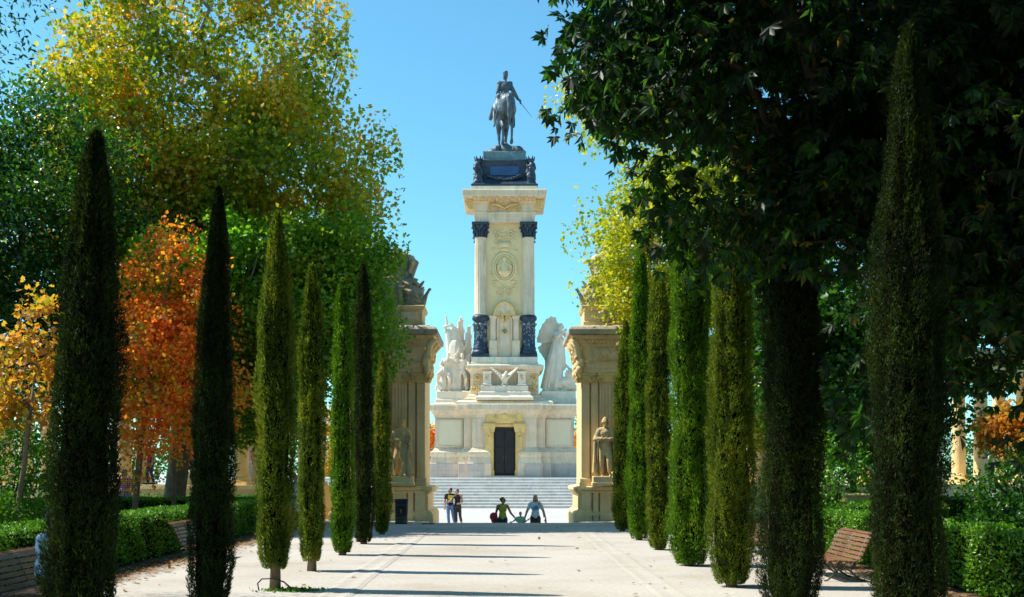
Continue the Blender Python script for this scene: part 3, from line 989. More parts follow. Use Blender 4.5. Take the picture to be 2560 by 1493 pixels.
# column storey
part(MB().loft(-1.78, 1.78, -1.78, 1.78, [(0.10, 10.24), (0.10, 10.6), (0, 10.7), (0, 20.34)]), 'shaft', 'panel_stone', 0.01)
for (sx, sy) in ((-1, -1), (1, -1), (-1, 1), (1, 1)):
    cx, cy = sx * 1.80, sy * 1.80
    part(MB().loft(cx - .62, cx + .62, cy - .62, cy + .62, [(0.04, 10.24), (0.04, 10.46), (0, 10.5)]), 'column_plinth', 'bronze_dark', 0.015)
    c = part(MB().lathe([(.62, 10.5), (.66, 10.58), (.62, 10.72), (.54, 10.78), (.58, 10.9), (.58, 10.95), (.52, 11.05), (.50, 11.6), (.50, 12.9), (.54, 13.0), (.62, 13.08), (.64, 13.2),
                         (.60, 13.34), (.50, 13.42)], cx, cy, 28), 'column_drum', 'bronze_dark', 0, True)
    if sy < 0:
        rm = MB()
        rn = random.Random(200 + sx)
        for k in range(46):
            a = rn.uniform(math.pi * .95, 2.05 * math.pi); z = rn.uniform(11.05, 12.9); a2 = a + rn.uniform(-.35, .35); z2 = z + rn.uniform(-.28, .28)
            rm.cap((cx + .51 * math.cos(a), cy + .51 * math.sin(a), z), (cx + .53 * math.cos(a2), cy + .53 * math.sin(a2), z2), .045, .022, 6)
        for k in range(5):
            a = math.pi * (1.1 + .2 * k)
            rm.ell((cx + .53 * math.cos(a), cy + .53 * math.sin(a), 12.72), (.13, .13, .10))
        rm.v = [(x, y, z - PLT) for x, y, z in rm.v]
        rm.build('drum_relief', 'bronze_relief', mon, True)
    part(MB().lathe([(.50, 13.40), (.51, 13.5), (.46, 13.56), (.465, 16.5), (.43, 19.1), (.45, 19.18), (.45, 19.26)], cx, cy, 96, 20, .07), 'column_shaft', 'marble', 0, True)
    cm = MB().lathe([(.44, 19.24), (.50, 19.30), (.42, 19.36), (.44, 19.8), (.62, 20.12), (.56, 20.16)], cx, cy, 24)
    for row, (zz, rr, n2) in enumerate([(19.42, .46, 9), (19.72, .50, 9)]):
        for k in range(n2):
            a = 2 * math.pi * (k + .5 * row) / n2
            ca, sa = math.cos(a), math.sin(a)
            cm.tube([(cx + rr * .95 * ca, cy + rr * .95 * sa, zz - .08), (cx + rr * 1.05 * ca, cy + rr * 1.05 * sa, zz + .2), (cx + rr * 1.32 * ca, cy + rr * 1.32 * sa, zz + .30), (cx + rr * 1.4 * ca, cy + rr * 1.4 * sa, zz + .22)],
                    [.09, .08, .06, .03], 6)
    for k in range(4):
        a = math.pi / 4 + k * math.pi / 2
        cm.ell((cx + .74 * math.cos(a), cy + .74 * math.sin(a), 20.08), (.13, .13, .12))
    cm.loft(cx - .60, cx + .60, cy - .60, cy + .60, [(0, 20.14), (0.05, 20.2), (0.05, 20.34)])
    part(cm, 'column_capital', 'bronze_dark', 0, False)
# medallion relief on the shaft front
yf = -1.80
md = MB()
for rx, rz, th in ((.86, 1.06, .09), (.70, .90, .06)):
    md.tube([(rx * math.cos(a), yf - .04, 17.05 + rz * math.sin(a)) for a in [2 * math.pi * i / 36 for i in range(37)]], th, 8, False)
md.ell((0, yf, 17.0), (.60, .16, .78))
md.ell((0, yf - .16, 17.62), (.15, .16, .20)); md.cap((0, yf - .1, 17.4), (0, yf - .12, 17.1), .12, .26)
md.cap((-.1, yf - .14, 17.35), (-.48, yf - .18, 17.05), .10, .09); md.cap((.1, yf - .14, 17.35), (.48, yf - .18, 17.05), .10, .09)
md.cap((-.25, yf - .15, 16.65), (.25, yf - .15, 16.65), .22, .22); md.cap((0, yf - .14, 17.0), (0, yf - .14, 16.5), .26, .20)
for sx in (-1, 1):
    scroll(md, (sx * .84, 17.1), .20, 1.4, .06, sx, 1.2, yf - .05)
    scroll(md, (sx * .80, 16.55), .18, 1.4, .06, -sx, 1.2, yf - .05)
    scroll(md, (sx * .48, 19.45), .22, 1.4, .06, sx, 2, yf - .03)
    for k in range(7):
        a = R(200 + 14 * k) if sx < 0 else R(340 - 14 * k)
        md.cap((sx * .25, yf, 15.75), (sx * .2 + 0.72 * math.cos(a), yf - .04, 15.75 + .55 * math.sin(a) + .2), .06, .035, 6)
    for k in range(5):
        md.cap((sx * .12, yf, 15.95 - .02 * k), (sx * (.9 - .06 * k), yf - .06, 15.85 - .11 * k + .15), .07, .04, 6)
    scroll(md, (sx * .35, 15.1), .26, 1.3, .05, sx, .3, yf - .02)
md.ell((0, yf, 18.35), (.36, .10, .16)); md.box(-.46, .46, yf - .10, yf + .05, 18.55, 18.95)
foliage_relief(md, -.85, .85, 19.0, 19.9, yf, 46, .075, 300)
foliage_relief(md, -.95, .95, 18.0, 19.0, yf, 40, .065, 301)
foliage_relief(md, -.8, .8, 14.95, 16.0, yf, 36, .06, 302)
part(md, 'medallion_relief', 'panel_stone', 0, True)
# niche at the foot of the shaft
nc = MB()
for sx in (-1, 1):
    x0, x1 = sorted((sx * .58, sx * 1.14))
    nc.loft(x0, x1, -2.22, -1.7, [(0.02, 10.24), (0.02, 10.84), (0, 10.9), (0, 11.5)])
    nc.loft(x0 + .08, x1 - .08, -2.08, -1.7, [(0, 11.45), (0, 13.1), (.05, 13.18), (.10, 13.36)])
nc.loft(-.6, .6, -1.98, -1.7, [(0, 10.3), (0, 13.30)])
pts = [(.72 * math.cos(a), 0, 13.38 + .95 * math.sin(a)) for a in [math.pi * i / 18 for i in range(19)]]
vs = [(x, -2.10, z) for x, _, z in pts] + [(x, -1.75, z) for x, _, z in pts]
nc.add(vs, [tuple(range(18, -1, -1))] + [(i, i + 1, i + 20, i + 19) for i in range(18)] + [(0, 19, 37, 18)])
part(nc, 'niche', 'marble', 0.012)
nd = MB()
nd.tube([(.74 * math.cos(a), -2.12, 13.38 + .98 * math.sin(a)) for a in [math.pi * i / 18 for i in range(19)]], .10, 8)
for sx in (-1, 1):
    scroll(nd, (sx * .24, 13.42), .24, 1.5, .06, -sx, 1.57, -2.10, (sx * .05, 12.9))
for i in range(16):
    nd.ell((-.42, -2.0, 11.5 + .1 * i), .035, None, 6, 4); nd.ell((.42, -2.0, 11.5 + .1 * i), .035, None, 6, 4)
nd.tube([(.22 * math.cos(a), -2.0, 12.25 + .22 * math.sin(a)) for a in [2 * math.pi * i / 16 for i in range(17)]], .035, 6, False)
foliage_relief(nd, -.4, .4, 12.8, 13.3, -1.99, 16, .05, 310)
part(nd, 'niche_carving', 'yellow_stone', 0, True)
nh = MB()
for k in range(4):
    a = math.pi / 2 * k
    nh.ell((.10 * math.cos(a), -2.005, 12.25 + .10 * math.sin(a)), (.055, .02, .055), None, 8, 6)
part(nh, 'niche_rosette', 'bronze_dark', 0, True)
# entablature
part(MB().loft(-2.22, 2.22, -2.22, 2.22, [(0, 20.34), (0, 20.66), (0.04, 20.68), (0.04, 20.98), (0.12, 21.06), (0.0, 21.08), (0, 21.80), (0.10, 21.86), (0.12, 22.0), (0.5, 22.04), (.78, 22.08),
                                          (0.86, 22.12), (.92, 22.5), (0.86, 22.62)]), 'entablature', 'marble', 0.015)
fz = MB()
foliage_relief(fz, -1.25, 1.25, 21.14, 21.72, -2.24, 80, .075, 320)
for sx in (-1, 1):
    fz.tube([(sx * 1.1, -2.3, 21.72), (sx * .5, -2.34, 21.62), (-sx * .1, -2.36, 21.3)], [.05, .10, .05], 6)
part(fz, 'frieze_relief', 'yellow_stone', 0, True)
br = MB()
for sy in (-1,):
    for k in range(9):
        x = -2.2 + .55 * k
        br.loft(x - .10, x + .10, -3.0, -2.2, [(0, 21.86), (0, 22.05)])
for sx in (-1, 1):
    for k in range(6):
        br.cap((sx * (2.30 + .03 * k), -2.45, 21.30 + .12 * k), (sx * (2.62 + .07 * k), -2.5, 21.26 + .13 * k), .085, .075, 8)
part(br, 'cornice_bracket', 'yellow_stone', 0.01)
part(MB().loft(-2.5, 2.5, -2.5, 2.5, [(0, 22.60), (0, 22.98), (-0.05, 23.02)]), 'crowning_slab', 'marble_stained', 0.02)

# ------------------------------------------------------------------ bronze rider on its pedestal
eq = tag(empty('equestrian_statue', (MX, MY, 23.02)), 'dark bronze rider on horseback with lowered sabre, seen from behind on a garlanded pedestal', 'statue')


def epart(mb, name, mat, bevel=0.0, smooth=False):
    mb.v = [(x, y, z - 23.02) for x, y, z in mb.v]
    return mb.build(name, mat, eq, smooth, bevel)


epart(MB().loft(-1.75, 1.75, -1.75, 1.75, [(0.75, 23.025), (0.75, 23.14), (0.6, 23.24), (0.38, 23.42), (0.14, 23.72), (0.04, 24.05), (0.04, 24.70), (0.10, 24.82), (0.18, 24.92), (.18, 25.06), (0.0, 25.14)]),
      'bronze_pedestal', 'bronze_dark', 0.015)
epart(MB().box(-1.08, 1.08, -1.86, -1.7, 23.95, 24.66), 'inscription_plate', 'bronze_plaque', 0.02)
go = MB()
for k in range(60):
    f = k / 59
    x = -1.3 + 2.6 * f
    z = 23.92 - .36 * math.sin(math.pi * f)
    rn = random.Random(k)
    go.ell((x, -1.98 - .1 * math.sin(math.pi * f), z + rn.uniform(-.07, .07)), (.10, .10, .09), None, 8, 6)
epart(go, 'garland', 'bronze_dark', 0, True)
for sx in (-1, 1):
    for sy in (-1, 1):
        cn = MB()
        bx, by = sx * 1.95, sy * 1.95
        cn.cap((bx, by, 23.3), (bx * .98, by * .98, 24.2), .34, .30)
        cn.cap((bx * 1.12, by * 1.12, 23.22), (bx * .95, by * .95, 23.6), .20, .28)
        cn.ell((bx * 1.06, by * 1.06, 24.35), (.28, .28, .30)); cn.ell((bx * 1.12, by * 1.12, 24.2), (.20, .20, .16))
        rn = random.Random(400 + sx + 3 * sy)
        for k in range(30):
            a = rn.uniform(0, 6.28); z = rn.uniform(23.3, 24.5)
            cn.cap((bx + .3 * math.cos(a), by + .3 * math.sin(a), z), (bx + .38 * math.cos(a + .4), by + .38 * math.sin(a + .4), z - .22), .08, .04, 6)
        cn.lathe([(.24, 24.6), (.26, 24.72), (.30, 24.86), (.20, 24.8)], bx, by, 12)
        for k in range(6):
            a = k * math.pi / 3
            cn.cap((bx + .26 * math.cos(a), by + .26 * math.sin(a), 24.78), (bx + .30 * math.cos(a), by + .30 * math.sin(a), 24.98), .07, .05, 6)
        cn.v = [(x, y, 23.02 + (z - 23.02) * 1.16) for x, y, z in cn.v]
        cn.v = [(x, y, z - 23.02) for x, y, z in cn.v]
        cn.sculpt('corner_lion', 'bronze_dark', eq, .045, 0)
epart(MB().loft(-1.6, 1.6, -1.6, 1.6, [(0.08, 25.12), (0.08, 25.20), (0, 25.24), (0, 25.76), (0.03, 25.80), (0.0, 25.84)]), 'upper_block', 'verdigris', 0.015)
rk = MB()
rn = random.Random(9)
for k in range(60):
    x = rn.uniform(-1.15, 1.15); y = rn.uniform(-1.2, 1.5)
    h = 25.96 + .62 * max(0, 1 - (abs(x) / 1.5) ** 2) * rn.uniform(.6, 1)
    rk.ell((x, y, 25.76 + (h - 25.76) * .4), (rn.uniform(.25, .5), rn.uniform(.25, .5), (h - 25.76) * .75), None, 8, 6)
rk.v = [(x, y, z - 23.02) for x, y, z in rk.v]
rk.sculpt('rocky_ground', 'bronze', eq, .05, 0)

K = 2.5
HZ = 26.36
hs = empty('tmp', (0, 0, 0))
bpy.data.objects.remove(hs)


def horse_prims():
    m = MB()
    # horse faces +y
    m.ell((0, -.62, 1.20), (.30, .36, .34)); m.ell((0, -.25, 1.15), (.31, .50, .33)); m.ell((0, .30, 1.13), (.29, .45, .36)); m.ell((0, .58, 1.16), (.25, .28, .36))
    m.ell((-.13, -.66, 1.16), (.17, .28, .32)); m.ell((.13, -.66, 1.16), (.17, .28, .32))
    # neck and head, turned to the left
    m.cap((-.02, .70, 1.30), (-.10, 1.00, 1.75), .22, .14); m.cap((-.10, 1.0, 1.78), (-.24, 1.28, 1.62), .13, .10); m.cap((-.24, 1.28, 1.60), (-.32, 1.45, 1.42), .10, .075)
    for q in (-1, 1): m.cap((-.10 + .06 * q, 1.0, 1.88), (-.11 + .08 * q, 1.0, 2.0), .035, .012, 6)
    for k in range(9): m.cap((-.03 - .008 * k, .70 + .035 * k, 1.50 + .05 * k), (-.20 - .012 * k, .70 + .03 * k, 1.28 + .045 * k), .05, .03, 6)
    # hind legs: stifle, hock, cannon, hoof
    for q, off in ((-1, .06), (1, -.06)):
        m.cap((.15 * q, -.62, 1.05), (.15 * q, -.42 + off, .82), .19, .12); m.cap((.15 * q, -.42 + off, .82), (.15 * q, -.72 + off, .52), .12, .065)
        m.cap((.15 * q, -.72 + off, .52), (.15 * q, -.68 + off, .14), .055, .042); m.ell((.15 * q, -.72 + off, .54), (.055, .07, .07))
        m.cap((.15 * q, -.68 + off, .14), (.15 * q, -.62 + off, .05), .05, .065)
        m.cap((.15 * q, .52 - off, 1.0), (.14 * q, .55 - off, .66), .13, .08); m.cap((.14 * q, .55 - off, .66), (.13 * q, .54 - off, .46), .065, .058)
        m.cap((.13 * q, .54 - off, .44), (.12 * q, .53 - off, .14), .045, .04); m.cap((.12 * q, .53 - off, .12), (.12 * q, .58 - off, .05), .048, .062)
    # tail
    m.tube([(0, -.92, 1.42), (.01, -1.03, 1.30), (.02, -1.04, 1.0), (.03, -.98, .72), (.03, -.94, .50)], [.05, .075, .09, .075, .02], 8)
    return m


hm = horse_prims()
Mh = Matrix.Translation((0, 0, HZ - 23.02)) @ Matrix.Rotation(R(7), 4, 'Z') @ Matrix.Diagonal((K * .85, K, K, 1))
h2 = MB().merge(hm, Mh)
h2.sculpt('horse', 'bronze', eq, .05, 2)
# saddle cloth and rolled cloak behind the rider
sc = MB()
for k in range(14):
    a = R(8 + 12.6 * k)
    sc.cap((.31 * math.cos(a), -.42, 1.16 + .36 * math.sin(a)), (.33 * math.cos(a), -.02, 1.15 + .36 * math.sin(a)), .05, .05, 8)
rn = random.Random(31)
for k in range(20):
    sc.cap((-.10 - .012 * k, -.50 + rn.uniform(-.08, .06), 1.56 - .028 * k), (-.22 - .008 * k, -.42 + rn.uniform(-.1, .1), 1.40 - .03 * k), .055, .035, 6)
sc.cap((-.26, -.40, 1.52), (.22, -.40, 1.56), .09, .09)
MB().merge(sc, Mh).sculpt('saddle_cloth', 'bronze', eq, .05, 1)
# rider (faces +y): built facing -y then turned
Jr = pose(pelvis=(0, 0, .95), waist=(.0, 0, 1.10), chest=(0, 0, 1.32), neck=(0, 0, 1.48), head=(-.02, -.02, 1.63),
          hpR=(-.12, -.02, .90), knR=(-.34, -.32, .68), anR=(-.36, -.10, .24), hpL=(.12, -.02, .90), knL=(.34, -.32, .68), anL=(.36, -.10, .24),
          shR=(-.19, .0, 1.42), elR=(-.36, .02, 1.14), wrR=(-.50, -.02, .98), hdirR=(-.7, -.05, -.6),
          shL=(.18, .0, 1.42), elL=(.26, .02, 1.16), wrL=(.12, -.28, 1.10), hdirL=(-.6, -.6, 0), face=(-.45, -1, 0))
rb = body_prims(Jr, 1.12)
rb.merge(top_prims(Jr, 1.15, False, 1.9, .02))
rb.cap((-.19, 0, 1.44), (-.22, 0, 1.45), .085, .075); rb.cap((.19, 0, 1.44), (.21, 0, 1.45), .085, .075)
rb.lathe([(.082, 1.66), (.090, 1.68), (.094, 1.80), (.086, 1.82), (.02, 1.825)], -.03, 0, 16)
Mr = Mh @ Matrix.Translation((0, -.06, .58)) @ Matrix.Rotation(math.pi, 4, 'Z')
MB().merge(rb, Mr).sculpt('rider', 'bronze', eq, .04, 1)
sb = MB().tube([(-.54, -.03, .93), (-.66, -.08, .83), (-1.02, -.15, .50)], [.012, .011, .005], 6)
sb.cap((-.52, -.02, .99), (-.58, -.05, .87), .022, .022, 6)
MB().merge(sb, Mr).build('sabre', 'bronze', eq, True)

# ------------------------------------------------------------------ marble groups beside the column
def drape(mb, rn, p0, p1, spread, n, r):
    p0 = Vector(p0); p1 = Vector(p1)
    for k in range(n):
        a = rn.uniform(0, 6.28)
        q = Vector((math.cos(a) * spread[0], math.sin(a) * spread[1], 0))
        m = lerp(p0, p1, rn.uniform(.35, .6)) + q * .7 + Vector((rn.uniform(-.06, .06), 0, 0))
        mb.tube([p0 + q * .35, m, p1 + q], [r * .7, r, r * 1.15], 6)


def wing(mb, root, tips, r0, thick=.5):
    root = Vector(root)
    for tp in tips:
        tp = Vector(tp)
        d = tp - root
        M = d.to_track_quat('Z', 'Y').to_matrix()
        mb.ell(root + d * .5, (r0, r0 * thick, d.length * .55), M, 8, 8)


def flat_wing(mb, pts, y, th, ridge=6):
    """feathered wing: closed outline in x,z with thickness, ridges fanning from the first point"""
    n = len(pts)
    mb.add([(x, y - th / 2, z) for x, z in pts] + [(x, y + th / 2, z) for x, z in pts],
           [tuple(range(n)), tuple(range(2 * n - 1, n - 1, -1))] + [(i, i + n, (i + 1) % n + n, (i + 1) % n) for i in range(n)])
    for (x, z) in pts[1:-1]:
        mb.cap((pts[0][0], y - th * .3, pts[0][1]), (x * .97 + pts[0][0] * .03, y - th * .35, z * .97 + pts[0][1] * .03), .07, .10, 6)


lg = tag(empty('marble_group', (MX - 3.75, 85.0, 6.64)), 'white marble group of entwined figures with raised arm, left of the dark drums', 'sculpture')
rg = tag(empty('marble_group', (MX + 4.0, 85.0, 6.64)), 'white marble group of winged woman in long robe above a lion', 'sculpture')
for e, sx in ((lg, -1), (rg, 1)):
    b = MB()
    b.loft(-1.45, 1.45, -1.3, 1.6, [(0.12, 0.0), (0.12, .12), (0.0, .2), (-.02, .42), (-.12, .55), (-.12, 1.05), (-.2, 1.1)])
    b.build('plinth', 'marble_white', e, False, 0.03)
gm = MB(); rn = random.Random(51)
for k in range(26):
    gm.ell((rn.uniform(-.95, .95), rn.uniform(-.6, .7), 1.15 + rn.uniform(0, .5)), (rn.uniform(.2, .42), rn.uniform(.2, .4), rn.uniform(.15, .4)), None, 8, 6)
# central rising figure
Jc = pose(shR=(-.2, 0, 1.42), elR=(-.28, -.05, 1.68), wrR=(-.26, -.06, 1.92), hdirR=(.1, 0, 1), shL=(.18, 0, 1.4), elL=(.34, -.1, 1.3), wrL=(.40, -.2, 1.45), hdirL=(.3, 0, 1), head=(-.06, -.05, 1.62))
gm.merge(body_prims(Jc, 1.1), Matrix.Translation((.05, .1, 1.8)) @ Matrix.Scale(1.98, 4))
drape(gm, rn, (.05, .1, 4.3), (-.15, -.1, 1.5), (.62, .45), 30, .11)
gm.cap((.1, .1, 2.0), (.1, .1, 3.9), .62, .42)
flat_wing(gm, [(.3, 4.0), (.12, 5.0), (.12, 5.8), (.25, 6.5), (.42, 6.85), (.56, 6.6), (.66, 5.8), (.68, 5.0), (.62, 4.2)], .35, .22)
flat_wing(gm, [(.75, 3.2), (.72, 4.6), (.86, 5.6), (1.0, 6.1), (1.14, 6.15), (1.22, 5.4), (1.26, 4.4), (1.2, 3.6)], .25, .24)
gm.cap((-.15, .1, 1.4), (.05, .1, 4.6), .92, .62); gm.cap((.1, .1, 4.4), (-.05, .1, 5.7), .55, .36); gm.cap((.85, .0, 1.6), (.95, .0, 3.6), .42, .34); gm.cap((-.35, 0, 4.2), (-.5, 0, 5.6), .36, .26); gm.cap((.9, -.1, 3.4), (1.15, -.2, 3.9), .2, .14)
# second figure leaning, lower left
Jd = pose(chest=(.1, -.05, 1.26), neck=(.16, -.08, 1.40), head=(.16, -.14, 1.55), shR=(-.05, -.02, 1.36), shL=(.28, -.02, 1.36), elR=(-.18, -.15, 1.1), wrR=(.0, -.3, 1.0), elL=(.42, -.1, 1.15), wrL=(.5, -.1, 1.4),
          knR=(-.25, -.35, .75), anR=(-.28, -.15, .35), knL=(.22, -.3, .6), anL=(.2, -.05, .2))
gm.merge(body_prims(Jd, 1.15), Matrix.Translation((-.78, -.55, .95)) @ Matrix.Scale(1.85, 4))
drape(gm, rn, (-.75, -.5, 2.9), (-1.0, -.7, 1.2), (.42, .3), 16, .10)
# third figure, right, reaching up
Je = pose(shR=(-.16, 0, 1.4), elR=(-.3, -.1, 1.6), wrR=(-.15, -.15, 1.8), hdirR=(0, 0, 1), elL=(.3, -.2, 1.2), wrL=(.2, -.35, 1.1), knL=(.16, -.25, .6), anL=(.15, -.05, .2))
gm.merge(body_prims(Je, 1.15), Matrix.Translation((.55, -.55, .95)) @ Matrix.Scale(1.75, 4))
drape(gm, rn, (.6, -.4, 2.8), (.75, -.5, 1.2), (.4, .3), 14, .09)
gm.cap((-.05, -.3, 1.4), (.0, -.2, 3.3), .5, .35)
gm.tube([(-.75, -.1, 5.6), (-.6, -.15, 6.4), (-.72, -.15, 6.9)], [.10, .09, .07], 6)
gm.tube([(-.9, -.1, 6.0), (-.3, -.2, 6.15), (.3, -.1, 5.7)], [.10, .14, .1], 6)
gm.sculpt('figures', 'marble_white', lg, .034, 0)

gm = MB(); rn = random.Random(61)
for k in range(26):
    gm.ell((rn.uniform(-1.0, 1.1), rn.uniform(-.6, .7), 1.1 + rn.uniform(0, .35)), (rn.uniform(.2, .45), rn.uniform(.2, .4), rn.uniform(.15, .35)), None, 8, 6)
Jw = pose(chest=(.1, -.02, 1.32), neck=(.16, -.02, 1.47), head=(.22, -.02, 1.64), shR=(-.04, 0, 1.42), shL=(.28, 0, 1.42), elR=(.05, -.22, 1.22), wrR=(.24, -.3, 1.38), hdirR=(.5, 0, .6),
          elL=(.42, -.12, 1.2), wrL=(.36, -.25, 1.4), hdirL=(0, 0, 1), face=(1, -.5, -.1), pelvis=(.04, 0, .95))
gm.merge(body_prims(Jw, 1.12, True), Matrix.Translation((-.15, 0, 2.6)) @ Matrix.Scale(2.1, 4))
gm.merge(hair_prims(Jw, 'bun'), Matrix.Translation((-.15, 0, 2.6)) @ Matrix.Scale(2.1, 4))
drape(gm, rn, (.05, 0, 5.2), (-.45, -.3, 1.35), (.75, .5), 40, .11)
gm.cap((-.25, 0, 1.9), (.05, 0, 4.6), .70, .40); gm.cap((.35, 0, 3.0), (.25, 0, 5.0), .34, .30)
flat_wing(gm, [(.12, 5.0), (.14, 5.7), (.05, 6.35), (-.15, 6.78), (-.45, 6.85), (-.8, 6.65), (-1.1, 6.25), (-1.35, 5.75), (-1.52, 5.2), (-1.5, 4.95), (-1.2, 4.9), (-.85, 5.05), (-.5, 5.05), (-.25, 4.6)], .45, .22)
flat_wing(gm, [(.0, 4.8), (-.5, 4.9), (-1.1, 4.85), (-1.42, 4.5), (-1.3, 4.2), (-.9, 3.6), (-.9, 2.6), (-.5, 2.2), (-.2, 3.4)], .75, .25)
# lion
gm.cap((.2, -.35, 1.75), (1.0, -.45, 1.9), .42, .38); gm.ell((1.15, -.5, 2.35), (.42, .4, .42)); gm.ell((1.42, -.55, 2.25), (.22, .22, .20))
for k in range(24):
    a = rn.uniform(0, 6.28); gm.cap((1.02 + .32 * math.cos(a), -.5, 2.35 + .36 * math.sin(a)), (1.0 + .44 * math.cos(a), -.55, 2.3 + .5 * math.sin(a)), .10, .06, 6)
for q in (-.6, -.25): gm.cap((1.0, q, 1.8), (1.45, q - .05, 1.25), .17, .14)
gm.cap((.55, -.1, 3.2), (1.15, -.3, 2.6), .10, .09)
gm.sculpt('figures', 'marble_white', rg, .034, 0)


# ------------------------------------------------------------------ gate pylons
def pylon(sx, label):
    """inner corner at x = 2.70 from the axis, local x grows away from the path"""
    e = tag(empty('gate_pylon', (sx * 2.7, 39.0, PLZ)), label, 'pylon')
    zo = -PLZ

    def pp(mb, name, mat, bevel=0.0, smooth=False):
        mb.v = [(x * sx, y, z + zo) for x, y, z in mb.v]
        if sx < 0: mb.f = [tuple(reversed(f)) for f in mb.f]
        return mb.build(name, mat, e, smooth, bevel)

    Wd, Dp = 3.1, 3.2
    base = [(0.27, -.83), (0.27, .20), (0.22, .30), (.12, .36), (0.08, .40), (0.08, .92), (.14, .96), (.20, 1.02), (.24, 1.06), (.24, 1.16), (0.10, 1.20), (0.0, 1.22)]
    core = MB().loft(0, Wd, 0.06, Dp, base[:-1] + [(-.06, 1.21), (-.06, 5.13)])
    pp(core, 'core', 'pylon_stone', 0.01)
    for x0, x1 in ((0.02, .36), (.42, .60), (.66, 1.05), (2.2, 2.6)):   # projecting piers of the pedestal
        pr = MB()
        pr.loft(x0, x1, -.16, .3, [(0.06, -.83), (0.06, .18), (0.03, .28), (0, .34), (0, .94), (.03, 1.0), (.03, 1.04)])
        pp(pr, 'pedestal_pier', 'pylon_stone', 0.015)
    lb = MB().loft(-.02, 2.7, -.20, .3, [(0.04, 1.052), (.07, 1.10), (.07, 1.17), (0, 1.20)])
    pp(lb, 'pedestal_cap', 'pylon_stone', 0.01)
    # pilasters: corner (plain, on both faces) and fluted
    pi = MB()
    pi.loft(0.02, .30, -.06, .36, [(0.05, 1.2), (0.06, 1.32), (.03, 1.36), (.05, 1.44), (0, 1.5), (0, 5.10)])
    pi.loft(.36, .60, -.02, .2, [(0.04, 1.2), (0.04, 1.4), (0, 1.45), (0, 5.12)])
    pp(pi, 'corner_pilaster', 'pylon_stone', 0.01)
    fl = MB()
    for c in (.92, 2.35):
        fl.loft(c - .27, c + .27, -.06, .2, [(0.06, 1.2), (0.07, 1.34), (.03, 1.38), (.05, 1.46), (0, 1.52), (0, 4.80)])
        for k in range(5):
            xk = c - .22 + .11 * k
            fl.cap((xk, -.062, 1.62), (xk, -.062, 4.70), .030, .030, 8)
    pp(fl, 'fluted_pilaster', 'pylon_stone', 0.006)
    for c in (.16, .92, 2.35):
        cp = MB().loft(c - .30, c + .30, -.14, .2, [(0, 4.80), (0, 4.84), (.02, 5.04), (.05, 5.06), (.05, 5.125)])
        for q in (-1, 1):
            scroll(cp, (c + q * .25, 4.93), .11, 1.4, .035, q, 1.57, -.17)
            cp.tube([(c + q * .25, -.14, 4.93), (c + q * .25, .1, 4.93)], .10, 10)
        pp(cp, 'ionic_capital', 'yellow_stone', 0.0)
    # entablature and deep cornice
    en = MB().loft(0.02, Wd, -.08, Dp - .1, [(0.04, 5.13), (0.04, 5.28), (0.07, 5.30), (0.07, 5.44), (0.13, 5.50), (0.0, 5.54), (0, 6.02), (.05, 6.06), (.08, 6.16), (.14, 6.24), (.28, 6.34), (.38, 6.40)])
    pp(en, 'entablature', 'pylon_stone', 0.01)
    co = MB().loft(0.02, Wd, -.08, Dp - .1, [(0.30, 6.395), (0.46, 6.44), (.46, 6.60), (.40, 6.68), (0.12, 6.78)])
    pp(co, 'cornice', 'weathered_top', 0.015)
    de = MB()
    for k in range(22): de.box(.1 + .13 * k, .18 + .13 * k, -.30, -.12, 6.16, 6.24)
    pp(de, 'dentil', 'pylon_stone')
    for (xa, ya) in ((-.10, -.2), (-.10, .9), (-.10, 2.0)):
        ca = MB()
        ca.tube([(.04, ya, 5.5), (-.10, ya, 5.75), (-.14, ya, 6.05), (-.32, ya, 6.32)], [.10, .14, .12, .15], 8)
        ca.ell((-.02, ya - .02, 5.46), (.16, .14, .20)); ca.ell((-.06, ya - .04, 5.24), (.12, .12, .16)); ca.cap((-.05, ya, 5.15), (-.02, ya, 4.98), .08, .05)
        for k in range(10):
            rn = random.Random(k + int(ya * 10)); ca.ell((-.12 + rn.uniform(-.1, .1), ya + rn.uniform(-.1, .1), 5.6 + rn.uniform(-.35, .7)), rn.uniform(.05, .09), None, 8, 6)
        pp(ca, 'carved_bracket', 'pylon_stone', 0, True)
    ca = MB()
    ca.box(.5, 2.4, -.11, -.05, 5.58, 6.0)
    foliage_relief(ca, .55, 1.0, 5.62, 6.0, -.10, 16, .055, 500)
    ca.tube([(1.75 + .33 * math.cos(a), -.12, 5.72 + .30 * math.sin(a)) for a in [2 * math.pi * i / 20 for i in range(21)]], .06, 8, False)
    ca.ell((1.75, -.08, 5.72), (.28, .12, .26))
    foliage_relief(ca, 1.25, 2.25, 5.35, 6.25, -.12, 60, .06, 501)
    scroll(ca, (1.3, 5.95), .16, 1.4, .05, 1, 1, -.12); scroll(ca, (2.2, 5.95), .16, 1.4, .05, -1, 2, -.12)
    scroll(ca, (.45, 6.18), .12, 1.4, .04, 1, 1, -.2)
    pp(ca, 'carved_ornament', 'pylon_stone', 0, True)
    # attic with trophies
    at = MB().loft(.12, 1.0, .05, 1.6, [(.03, 6.74), (0.03, 6.92), (0, 6.95), (0, 7.32), (.05, 7.36), (.10, 7.46), (.08, 7.5)])
    at.loft(1.0, 2.9, .15, 1.7, [(.03, 6.74), (0.03, 6.92), (0, 6.95), (0, 7.30), (.04, 7.36), (.08, 7.44), (.06, 7.48)])
    at.loft(1.2, 2.7, .35, 1.5, [(0, 7.46), (0, 8.3), (-.1, 8.5)])
    pp(at, 'attic', 'pylon_stone', 0.015)
    ap = MB().box(.30, .85, -.0, .1, 7.0, 7.28)
    pp(ap, 'attic_panel', 'marble', 0.02)
    tr = MB(); rn = random.Random(88)
